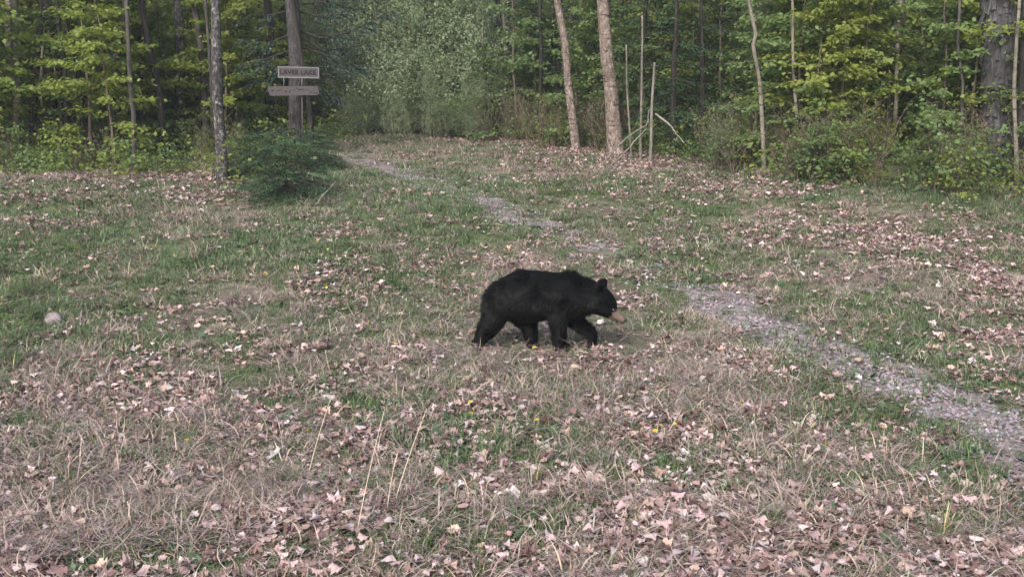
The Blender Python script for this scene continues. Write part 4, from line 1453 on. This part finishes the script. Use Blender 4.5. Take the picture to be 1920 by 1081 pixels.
# ------------------------------------------------------------------ bear
def build_bear():
    dep = unproj(1024, 655)
    depth = dep[1] * _cp - (dep[2] - CAM[2]) * _sp
    S = depth / (FPX * 4.914)          # metres per pixel of the enlarged crop

    def P3(zx, zy, y=0.0):
        return np.array([(zx - 855) * S, y, (945 - zy) * S])
    mb = MB()

    def sweep(nodes, sides=20, n=26, pw=1.0):
        """nodes: (centre xyz, half-size across the path in the body plane, half-size sideways)"""
        cs = np.array([q[0] for q in nodes])
        ra = np.array([q[1] for q in nodes])
        rb = np.array([q[2] for q in nodes])
        k = np.r_[0, np.cumsum(np.linalg.norm(np.diff(cs, axis=0), axis=1))]
        s = np.linspace(0, k[-1], n)

        def sm(a):
            v = np.interp(s, k, a)
            kk = np.array([.25, .5, .25])
            vv = np.r_[v[0], np.convolve(v, kk, 'valid'), v[-1]]
            return vv
        C = np.stack([sm(cs[:, q]) for q in range(3)], -1)
        A, B = sm(ra), sm(rb)
        T = norm(np.gradient(C, axis=0))
        side = np.tile(np.array([0, 1.0, 0]), (n, 1))
        side = norm(side - T * np.sum(side * T, 1, keepdims=True))
        upv = np.cross(T, side)
        # rounded ends
        extra = []
        rings = [(C[i], A[i], B[i], upv[i], side[i]) for i in range(n)]
        pre = []
        for th in (80, 55, 28):
            c_, s_ = math.cos(R(th)), math.sin(R(th))
            pre.append((C[0] - T[0] * min(A[0], B[0]) * s_ * .9, A[0] * c_, B[0] * c_, upv[0], side[0]))
        post = []
        for th in (28, 55, 80):
            c_, s_ = math.cos(R(th)), math.sin(R(th))
            post.append((C[-1] + T[-1] * min(A[-1], B[-1]) * s_ * .9, A[-1] * c_, B[-1] * c_, upv[-1], side[-1]))
        rings = pre + rings + post
        th = np.linspace(0, 2 * math.pi, sides, endpoint=False)
        v = np.concatenate([c + np.cos(th)[:, None] * a_ * u + np.sin(th)[:, None] * b_ * sd for c, a_, b_, u, sd in rings])
        m = len(rings)
        i = np.arange(m - 1)[:, None]
        j = np.arange(sides)[None]
        f = np.stack([i * sides + j, i * sides + (j + 1) % sides, (i + 1) * sides + (j + 1) % sides, (i + 1) * sides + j], -1).reshape(-1, 4)
        v = np.vstack([v, rings[0][0][None], rings[-1][0][None]])
        jj = np.arange(sides)
        e = m * sides
        L = (m - 1) * sides
        f = np.vstack([f, np.stack([(jj + 1) % sides, jj, np.full(sides, e), np.full(sides, e)], -1),
                       np.stack([L + jj, L + (jj + 1) % sides, np.full(sides, e + 1), np.full(sides, e + 1)], -1)])
        mb.add(v, f)

    m = S   # metres per crop pixel
    # trunk from rump to chest: (x, top, bottom, half width)
    tor = [(418, 305, 640, 140), (470, 255, 640, 174), (560, 200, 640, 196), (660, 170, 640, 206), (760, 167, 638, 210), (860, 182, 618, 204), (950, 186, 612, 190), (1030, 176, 618, 178), (1100, 178, 622, 165), (1165, 202, 600, 148), (1225, 226, 560, 130)]
    sweep([(P3(x_, (a_ + b_) / 2), (b_ - a_) / 2 * m, wd * m) for x_, a_, b_, wd in tor], 26, 40)
    # neck and head
    hd = [((1170, 402), 165, 132), ((1240, 400), 158, 125), ((1310, 416), 140, 122), ((1365, 450), 128, 120), ((1418, 500), 98, 104), ((1460, 543), 66, 74), ((1505, 572), 46, 50), ((1535, 592), 38, 40), ((1550, 602), 31, 33)]
    sweep([(P3(*c), a_ * m, b_ * m) for c, a_, b_ in hd], 22, 34)
    # ears
    for sg, (ex, ey) in ((-1, (1352, 250)), (1, (1368, 280))):
        sweep([(P3(ex - 8, ey + 45, sg * 84 * m), 36 * m, 38 * m), (P3(ex, ey + 8, sg * 98 * m), 34 * m, 46 * m), (P3(ex + 6, ey - 14, sg * 103 * m), 30 * m, 38 * m)], 14, 10)
    nr, fr = -1, 1
    # near foreleg, planted
    yy = -92 * m
    sweep([(P3(985, 430, yy * .8), 120 * m, 90 * m), (P3(978, 560, yy), 96 * m, 80 * m), (P3(976, 680, yy * 1.05), 76 * m, 64 * m), (P3(990, 800, yy * 1.05), 64 * m, 55 * m), (P3(1000, 890, yy), 56 * m, 54 * m), (P3(1004, 925, yy), 52 * m, 56 * m)], 18, 26)
    sweep([(P3(995, 925, yy), 36 * m, 58 * m), (P3(1050, 932, yy), 26 * m, 52 * m)], 14, 8)
    # far foreleg, lifted
    yy = 92 * m
    sweep([(P3(1070, 480, yy * .8), 115 * m, 85 * m), (P3(1110, 620, yy), 92 * m, 74 * m), (P3(1165, 690, yy), 66 * m, 60 * m), (P3(1235, 730, yy), 56 * m, 52 * m), (P3(1272, 765, yy), 46 * m, 48 * m)], 16, 24)
    sweep([(P3(1272, 762, yy), 46 * m, 48 * m), (P3(1280, 820, yy), 36 * m, 44 * m), (P3(1268, 858, yy), 32 * m, 46 * m), (P3(1252, 888, yy), 22 * m, 40 * m)], 16, 14)
    # near hind leg, trailing
    yy = -100 * m
    sweep([(P3(440, 450, yy * .7), 165 * m, 100 * m), (P3(390, 590, yy), 122 * m, 92 * m), (P3(340, 690, yy), 98 * m, 76 * m), (P3(280, 775, yy), 74 * m, 60 * m), (P3(240, 835, yy), 54 * m, 54 * m)], 18, 26)
    sweep([(P3(222, 830, yy), 40 * m, 52 * m), (P3(232, 880, yy), 34 * m, 54 * m), (P3(262, 905, yy), 24 * m, 50 * m)], 14, 10)
    # far hind leg, planted
    yy = 96 * m
    sweep([(P3(560, 480, yy * .7), 150 * m, 95 * m), (P3(620, 610, yy), 108 * m, 84 * m), (P3(682, 700, yy), 82 * m, 66 * m), (P3(702, 800, yy), 68 * m, 56 * m), (P3(706, 865, yy), 58 * m, 54 * m)], 18, 24)
    sweep([(P3(690, 880, yy), 34 * m, 56 * m), (P3(755, 888, yy), 26 * m, 50 * m)], 14, 8)
    # belly hair between the hind legs
    sweep([(P3(540, 580, 0), 70 * m, 60 * m), (P3(640, 590, 0), 60 * m, 80 * m)], 14, 8)
    # stub tail
    sweep([(P3(330, 440, 0), 30 * m, 28 * m), (P3(288, 500, 0), 18 * m, 16 * m)], 10, 6)
    raw = mb.mesh('bear_raw', M['twig'])
    o = bpy.data.objects.new('bear_raw', raw)
    COL.objects.link(o)
    md = o.modifiers.new('r', 'REMESH')
    md.mode = 'VOXEL'
    md.voxel_size = .011
    sm = o.modifiers.new('s', 'SMOOTH')
    sm.factor = .5
    sm.iterations = 7
    dg = bpy.context.evaluated_depsgraph_get()
    dg.update()
    body = bpy.data.meshes.new_from_object(o.evaluated_get(dg))
    bpy.data.objects.remove(o)
    body.name = 'body'
    nv_ = len(body.vertices)
    co = np.empty(nv_ * 3, np.float32)
    body.vertices.foreach_get('co', co)
    co = co.reshape(-1, 3)
    no = np.empty(nv_ * 3, np.float32)
    body.vertex_normals.foreach_get('vector', no)
    no = no.reshape(-1, 3)
    # tan muzzle, dark nose end, brownish inner ears
    e0, e1 = P3(1475, 540), P3(1549, 608)
    ax = norm((e1 - e0)[None])[0]
    tt = (co - e0) @ ax / np.linalg.norm(e1 - e0)
    tt = tt + (fbm(co[:, 0] * 60, co[:, 2] * 60 + co[:, 1] * 40, 3, 2) - .5) * .3
    k = np.clip((tt + .22) / .22, 0, 1)[:, None]
    k = k * (co[:, 0:1] > P3(1420, 0)[0])
    base = np.array([[.0014, .0015, .0021]])
    tan_ = np.array([[.118, .086, .073]])
    colr = base * (1 - k) + tan_ * k
    mouth = (np.abs((co - e0) @ np.array([-ax[2], 0, ax[0]]) + 27 * m) < 5 * m)[:, None] & (k > .5)
    colr = np.where(mouth, colr * .35, colr)
    at = body.attributes.new('tone', 'FLOAT_COLOR', 'POINT')
    rgba = np.ones((nv_, 4), np.float32)
    rgba[:, :3] = colr
    at.data.foreach_set('color', rgba.ravel())
    fm = NT('bear_coat')
    a = fm.attr('tone')
    n1 = fm.noise(120, 3, .6, fm.coord('Object'))
    fmat = fm.surface(fm.mix(1.0, a.outputs['Color'], fm.ramp(n1, [(.3, .6), (.7, 1.3)]), 'MULTIPLY'), .8, .05, bump=n1, bdist=.008)
    body.materials.clear()
    body.materials.append(fmat)
    body.polygons.foreach_set('use_smooth', np.ones(len(body.polygons), bool))
    root = link('black_bear', None, loc=(dep[0], dep[1] - .02, float(gz(dep[0], dep[1])) - .035), rz=R(-9))
    tag(root, 'young black bear with a tan muzzle walking across the clearing, one forepaw lifted', 'bear')
    link('body', body, root)
    # coat hairs
    nh = 60000
    body.calc_loop_triangles()
    tv = np.empty(len(body.loop_triangles) * 3, np.int32)
    body.loop_triangles.foreach_get('vertices', tv)
    tv = tv.reshape(-1, 3)
    p0, p1, p2 = co[tv[:, 0]], co[tv[:, 1]], co[tv[:, 2]]
    ar = np.linalg.norm(np.cross(p1 - p0, p2 - p0), axis=1)
    pick = rng.choice(len(tv), nh, p=ar / ar.sum())
    r1, r2 = rng.random((2, nh))
    fl = r1 + r2 > 1
    r1[fl], r2[fl] = 1 - r1[fl], 1 - r2[fl]
    P = p0[pick] + (p1 - p0)[pick] * r1[:, None] + (p2 - p0)[pick] * r2[:, None]
    Nn = norm(no[tv[pick, 0]])
    flow = np.array([[-.75, 0, -.65]]) + rng.normal(0, .22, (nh, 3))
    flow = norm(flow - Nn * np.sum(flow * Nn, 1, keepdims=True))
    cl1 = fbm(P[:, 0] * 11 + 7, P[:, 2] * 11 + P[:, 1] * 7 + 7, 13, 2)
    cl2 = fbm(P[:, 0] * 11 + 70, P[:, 2] * 11 + P[:, 1] * 7 + 40, 14, 2)
    flow = norm(flow + np.stack([(cl1 - .5) * 2.2, 0 * cl1, (cl2 - .5) * 2.2], -1))
    d = norm(flow + Nn * (.12 + 1.1 * np.clip(cl2 - .25, 0, 1))[:, None] * rng.uniform(.6, 1.3, (nh, 1)))
    snout = np.clip((P - e0) @ ax / np.linalg.norm(e1 - e0) * 1.4 + 1.32, 0, 1)
    snout = np.where(P[:, 0] > P3(1380, 0)[0], snout, 0)
    head_ = np.clip((P[:, 0] - P3(1280, 0)[0]) / .06, 0, 1)
    L = rng.uniform(.020, .046, nh) * (1 - .8 * snout) * (1 - .5 * head_)
    low = P[:, 2] < .12
    L[low] *= .6
    keep = ~((snout > .97))
    P, Nn, d, L = P[keep], Nn[keep], d[keep], L[keep]
    n = len(P)
    sd = norm(np.cross(d, Nn + rng.normal(0, .3, (n, 3)))) * .0016
    v = np.stack([P - Nn * .002 - sd, P - Nn * .002 + sd, P + d * L[:, None]], 1).reshape(-1, 3)
    o3 = (np.arange(n) * 3)[:, None]
    hb = MB()
    hb.add(v, o3 + np.array([[0, 1, 2, 2]]), np.repeat(jitter_cols(n, (.0016, .0017, .0025), .3), 3, 0))
    hm = NT('bear_fur')
    a = hm.attr('tone')
    fur = link('fur', hb.mesh('fur', hm.surface(a.outputs['Color'], .42, .07)), root)
    # eye on each side, nose pad
    em = NT('wet_eye').surface((.012, .009, .008), .12, .6) if False else None
    q = NT('wet_eye')
    em = q.surface((.012, .009, .008), .12, .6)
    for sg in (-1, 1):
        b = MB()
        sph(b, (0, 0, 0), (.011, .009, .011))
        link('eye', b.mesh('eye', em), root, loc=P3(1470, 496, sg * 84 * m))
    b = MB()
    sph(b, (0, 0, 0), (.021, .024, .017))
    q = NT('nose_skin')
    no_ = link('nose', b.mesh('nose', q.surface((.014, .011, .011), .4, .4, bump=q.noise(300, 2, .5, q.coord('Object')), bdist=.002)), root, loc=P3(1570, 600))
    no_.rotation_euler = (0, R(40), 0)


def sph(mb, c, r, nu=14, nv2=9, lump=0.0, seed=0):
    th = np.linspace(0, math.pi, nv2)
    ph = np.linspace(0, 2 * math.pi, nu, endpoint=False)
    v = np.stack([np.sin(th)[:, None] * np.cos(ph)[None], np.sin(th)[:, None] * np.sin(ph)[None], np.cos(th)[:, None] * np.ones((1, nu))], -1).reshape(-1, 3)
    if lump:
        v = v * (1 + lump * (fbm(v[:, 0] * 1.6 + v[:, 2] + 9, v[:, 1] * 1.6 + 9, seed, 3) - .5) * 2)[:, None]
    i = np.arange(nv2 - 1)[:, None]
    j = np.arange(nu)[None]
    f = np.stack([i * nu + j, (i + 1) * nu + j, (i + 1) * nu + (j + 1) % nu, i * nu + (j + 1) % nu], -1).reshape(-1, 4)
    mb.add(v * np.array(r) + np.array(c), f)


build_bear()

# ------------------------------------------------------------------ small countable things on the ground
# field stone at the left
p0 = unproj(102, 606)
mb = MB()
sph(mb, (0, 0, .025), (.085, .07, .08), 20, 13, .22, 4)
sm_ = NT('field_stone')
nn = sm_.noise(14, 5, .7, sm_.coord('Object'))
o = link('stone', mb.mesh('stone', sm_.surface(sm_.ramp(nn, [(.3, (.11, .09, .093)), (.7, (.21, .18, .185))]), .85, .25, bump=nn, bdist=.01)), loc=p0)
tag(o, 'rounded pinkish grey stone half sunk in the grass at the left', 'stone')
p0 = unproj(1655, 528)
mb = MB()
sph(mb, (0, 0, .01), (.06, .05, .04), 14, 9, .3, 8)
q = NT('dark_clod')
o = link('stone', mb.mesh('stone', q.surface((.02, .018, .018), .8, .2)), loc=p0)
tag(o, 'small black stone lying in the grass between the two wheel tracks and the leaf patch', 'stone')

# dandelions
hmat = NT('dandelion_yellow').surface((.42, .31, .03), .7, .2)
smat = NT('dandelion_stem').surface((.13, .17, .06), .6, .3)


def dandelion_mesh():
    mb = MB()
    for k, (nn_, rr, el) in enumerate(((16, .020, .15), (14, .015, .55), (9, .009, 1.0))):
        a = np.arange(nn_) / nn_ * 6.283 + k
        d = np.stack([np.cos(a) * math.cos(el), np.sin(a) * math.cos(el), np.full(nn_, math.sin(el))], -1)
        u = np.stack([-np.cos(a) * math.sin(el), -np.sin(a) * math.sin(el), np.full(nn_, math.cos(el))], -1)
        leafs(mb, np.zeros((nn_, 3)), d, u, rr, .007, .05)
    return mb.mesh('flower_head', hmat)


dh = dandelion_mesh()
mb = MB()
tube(mb, [(0, 0, 0), (.006, 0, .05), (.004, .004, .095)], [.0022, .002, .002], 5)
ds_ = mb.mesh('flower_stem', smat)
GLAND = [((1024, 655), 'the bear'), ((102, 606), 'the stone'), ((694, 900), 'the longest dry stalk'), ((540, 372), 'the low hemlock bush'), ((1640, 460), 'the right-hand leaf patch'), ((1790, 770), 'the wheel track'), ((1300, 960), 'the foreground leaf patch')]
GL = [(unproj(*p)[:2], t) for p, t in GLAND]


def name_near(items, short):
    bins = {}
    for o in items:
        q = np.array(o.location)[:2]
        c, t = min(GL, key=lambda g_: np.linalg.norm(g_[0] - q))
        bins.setdefault(t, []).append((np.linalg.norm(c - q), o))
    for t, v in bins.items():
        v.sort(key=lambda q: q[0])
        for n_, (_, o) in enumerate(v):
            o['label'] = '%s, %snearest to %s' % (short, '' if n_ == 0 else ORD[min(n_, 38)] + ' ', t)


DPX = [(600, 482), (578, 462), (485, 463), (596, 455), (790, 633), (963, 661), (1002, 662), (738, 668), (741, 652), (1229, 826), (885, 790), (352, 845), (1543, 791), (1387, 770), (1548, 851), (880, 768),
       (1007, 800), (890, 640), (560, 520), (615, 470), (500, 520), (1240, 815), (1398, 690), (690, 610), (612, 545), (525, 500), (1265, 808), (577, 826)]
dl = []
for k, (px, py) in enumerate(DPX):
    p0 = unproj(px, py + 8)
    p0[2] = float(gz(p0[0], p0[1]))
    r_ = link('dandelion', None, loc=p0, rz=rng.random() * 6.28, sc_=rng.uniform(.65, 1.0))
    dl.append(r_)
    tag(r_, 'small yellow dandelion flower standing in the meadow grass', 'flower', 'dandelions in the grass')
    link('stem', ds_, r_)
    hd_ = link('flower_head', dh, r_, loc=(.004, .004, .095))
    hd_.rotation_euler = (rng.normal(0, .4) + .3, rng.normal(0, .4), 0)

name_near(dl, 'small yellow dandelion flower in the grass')

# tall dry stalks in the foreground
sk = NT('dry_stalk').surface((.46, .39, .30), .7, .2)
for k, (a1, b1, lab) in enumerate([((668, 1008), (720, 772), 'longest pale dry stalk, leaning right in the foreground'), ((738, 950), (800, 766), 'second dry stalk, just right of the longest one'),
                                   ((577, 895), (622, 742), 'pale dry stalk left of the longest one'), ((725, 965), (745, 850), 'short dry stalk between the two longest'),
                                   ((252, 1000), (240, 940), 'short dark dry stem at the lower left'), ((1420, 812), (1414, 775), 'bent brown stem among pale curled grass'), ((620, 700), (610, 655), 'thin dry stem standing in the grass left of the bear')]):
    p0 = unproj(*a1)
    p0[2] = float(gz(p0[0], p0[1]))
    e = at_y(b1[0], b1[1], p0[1] - .03)
    mid = (p0 + e) / 2 + np.array([-.012, 0, .006])
    mb = MB()
    t = np.linspace(0, 1, 9)[:, None]
    q = p0 * (1 - t) ** 2 + 2 * mid * t * (1 - t) + e * t ** 2 - p0
    tube(mb, q, np.linspace(.0026, .0011, 9), 5)
    h_ = q[-1] - q[-3]
    mm = 10
    kk = rng.random(mm)[:, None]
    leafs(mb, q[-3] + h_ * kk, h_[None] + rng.normal(0, .4, (mm, 3)) * np.linalg.norm(h_), rand_unit(mm), .012, .003, .1)
    tag(link('dry_stalk', mb.mesh('dry_stalk', sk), loc=p0), lab, 'dry stalk')

# the palest, largest fallen leaves: separate things
lm = NT('pale_fallen_leaf')
oi = lm.n('ShaderNodeObjectInfo')
lc = lm.ramp(oi.outputs['Random'], [(0, (.44, .40, .39)), (.3, (.42, .33, .30)), (.55, (.47, .43, .43)), (.75, (.36, .26, .22)), (1, (.45, .37, .34))])
n1 = lm.noise(60, 3, .6, lm.coord('Object'))
lmat = lm.surface(lm.mix(1.0, lc, lm.ramp(n1, [(.3, .75), (.7, 1.08)]), 'MULTIPLY'), .75, .2, trans=.12)
LV = []
for k in range(12):
    mb = MB()
    dead_leaf_geo(mb, np.zeros(3), 1.0, (1, 1, 1), 1.0, 6)
    LV.append(mb.mesh('fallen_leaf', lmat))
spots = [(271, 700), (283, 730), (325, 787), (355, 787), (280, 858), (100, 765), (128, 762), (405, 900), (22, 985), (60, 985), (515, 860), (440, 745), (615, 750), (700, 712), (885, 770), (905, 780),
         (1025, 838), (1100, 905), (1120, 910), (1008, 940), (960, 935), (800, 865), (850, 930), (790, 985), (1255, 900), (1275, 860), (1355, 985), (1320, 1005), (1535, 1000), (1740, 985), (1655, 995), (900, 990),
         (735, 1000), (990, 992), (1160, 622), (1685, 630), (1615, 575), (1570, 455), (1500, 520), (1700, 560), (1820, 560), (1880, 470), (1760, 540), (1210, 985), (1270, 975), (600, 1000), (550, 960), (445, 660), (610, 655)]
cnt = 0


def put_leaf(p0, s):
    global cnt
    o = link('fallen_leaf', LV[cnt % 12], loc=p0 + np.array([0, 0, .012 + .02 * rng.random()]), rz=rng.random() * 6.283, sc_=s)
    o.rotation_euler = (rng.normal(.1, .35), rng.normal(0, .35), rng.random() * 6.283)
    tag(o, 'pale curled dead leaf lying on the grass of the clearing', 'dead leaf', 'pale dead leaves on the clearing')
    cnt += 1


for px, py in spots:
    p0 = unproj(px, py)
    put_leaf(p0, rng.uniform(.07, .11))
while cnt < 295:
    if cnt % 3 == 0:
        px, py = rng.normal(1640, 150), rng.normal(450, 55)
    elif cnt % 3 == 1:
        px, py = rng.normal(1250, 260), rng.normal(940, 70)
    else:
        px, py = rng.uniform(-40, 1960), rng.uniform(560, 1070)
    if py < 385 or py > 1075 or not -60 < px < 1980: continue
    p0 = unproj(px, py)
    if woods(p0[0], p0[1]) > .5 or track(p0[0], p0[1]) > .6: continue
    put_leaf(p0, rng.uniform(.045, .09))

# dark leafy weeds crowding the left border
wl = []
for k, (px, py, z_) in enumerate([(8, 600, .36), (30, 650, .30), (45, 560, .32), (12, 520, .36), (70, 500, .3), (110, 475, .28), (5, 690, .3), (20, 470, .3), (-25, 620, .4), (60, 605, .22), (150, 490, .22), (335, 500, .2), (1755, 440, .3), (1690, 352, .5), (1790, 360, .5), (1850, 372, .4)]):
    st, lf = V_SHR[[2, 3, 0][k % 3]]
    o = link('leafy_weed', None, loc=unproj(px, py), rz=rng.random() * 6.28, sc_=(z_ * 1.25, z_ * 1.25, z_ * .8))
    tag(o, '', 'weed', 'leafy weeds')
    link('stem', st, o)
    tag(link('leaves', lf, o), kind='stuff')
    wl.append(o)
name_near(wl, 'dark green leafy weed clump')

# individual taller grass tufts that stand out
tufts = [green_clump(46, .10, .24, .07, .005, .22) for k in range(5)]
tm_ = NT('tuft_blade')
a = tm_.attr('tone')
oi = tm_.n('ShaderNodeObjectInfo')
tmat2 = tm_.surface(tm_.mix(1.0, a.outputs['Color'], tm_.ramp(oi.outputs['Random'], [(0, (.75, .9, .8)), (.5, (1, 1.05, .8)), (1, (.6, .75, .7))]), 'MULTIPLY'), .55, .25, trans=.25)
for me in tufts:
    me.materials[0] = tmat2
TPX = [(1760, 445, 1.3), (1750, 370, 1.1), (1395, 505, .8), (1480, 640, .8), (1700, 545, .9), (340, 505, .9), (480, 600, .9), (660, 870, .9), (850, 735, 1.0), (1000, 910, 1.0), (980, 985, 1.0), (240, 870, .9), (580, 810, .9), (750, 830, 1.0), (1760, 1010, 1.2),
       (1450, 985, 1.0), (1090, 835, 1.0), (1100, 740, .9), (1540, 790, .9), (1850, 925, 1.0), (30, 640, 1.3), (60, 600, 1.2), (15, 560, 1.3), (90, 520, 1.2), (20, 700, 1.2), (130, 905, .8), (700, 925, .9), (1230, 880, .8), (1380, 930, .9), (1620, 815, .9), (1800, 735, .9),
       (360, 830, .8), (620, 690, .8), (1680, 640, .9), (920, 830, .8), (540, 905, .8), (40, 800, .9), (1050, 980, .8)]
tl_ = []
for k, (px, py, s) in enumerate(TPX):
    p0 = unproj(px, py)
    o = link('grass_tuft', tufts[k % 5], loc=p0, rz=rng.random() * 6.28, sc_=s * .8)
    tag(o, 'upright dark green grass tuft standing above the flattened straw', 'grass tuft', 'upright green tufts')
    tl_.append(o)
name_near(tl_, 'upright dark green grass tuft')
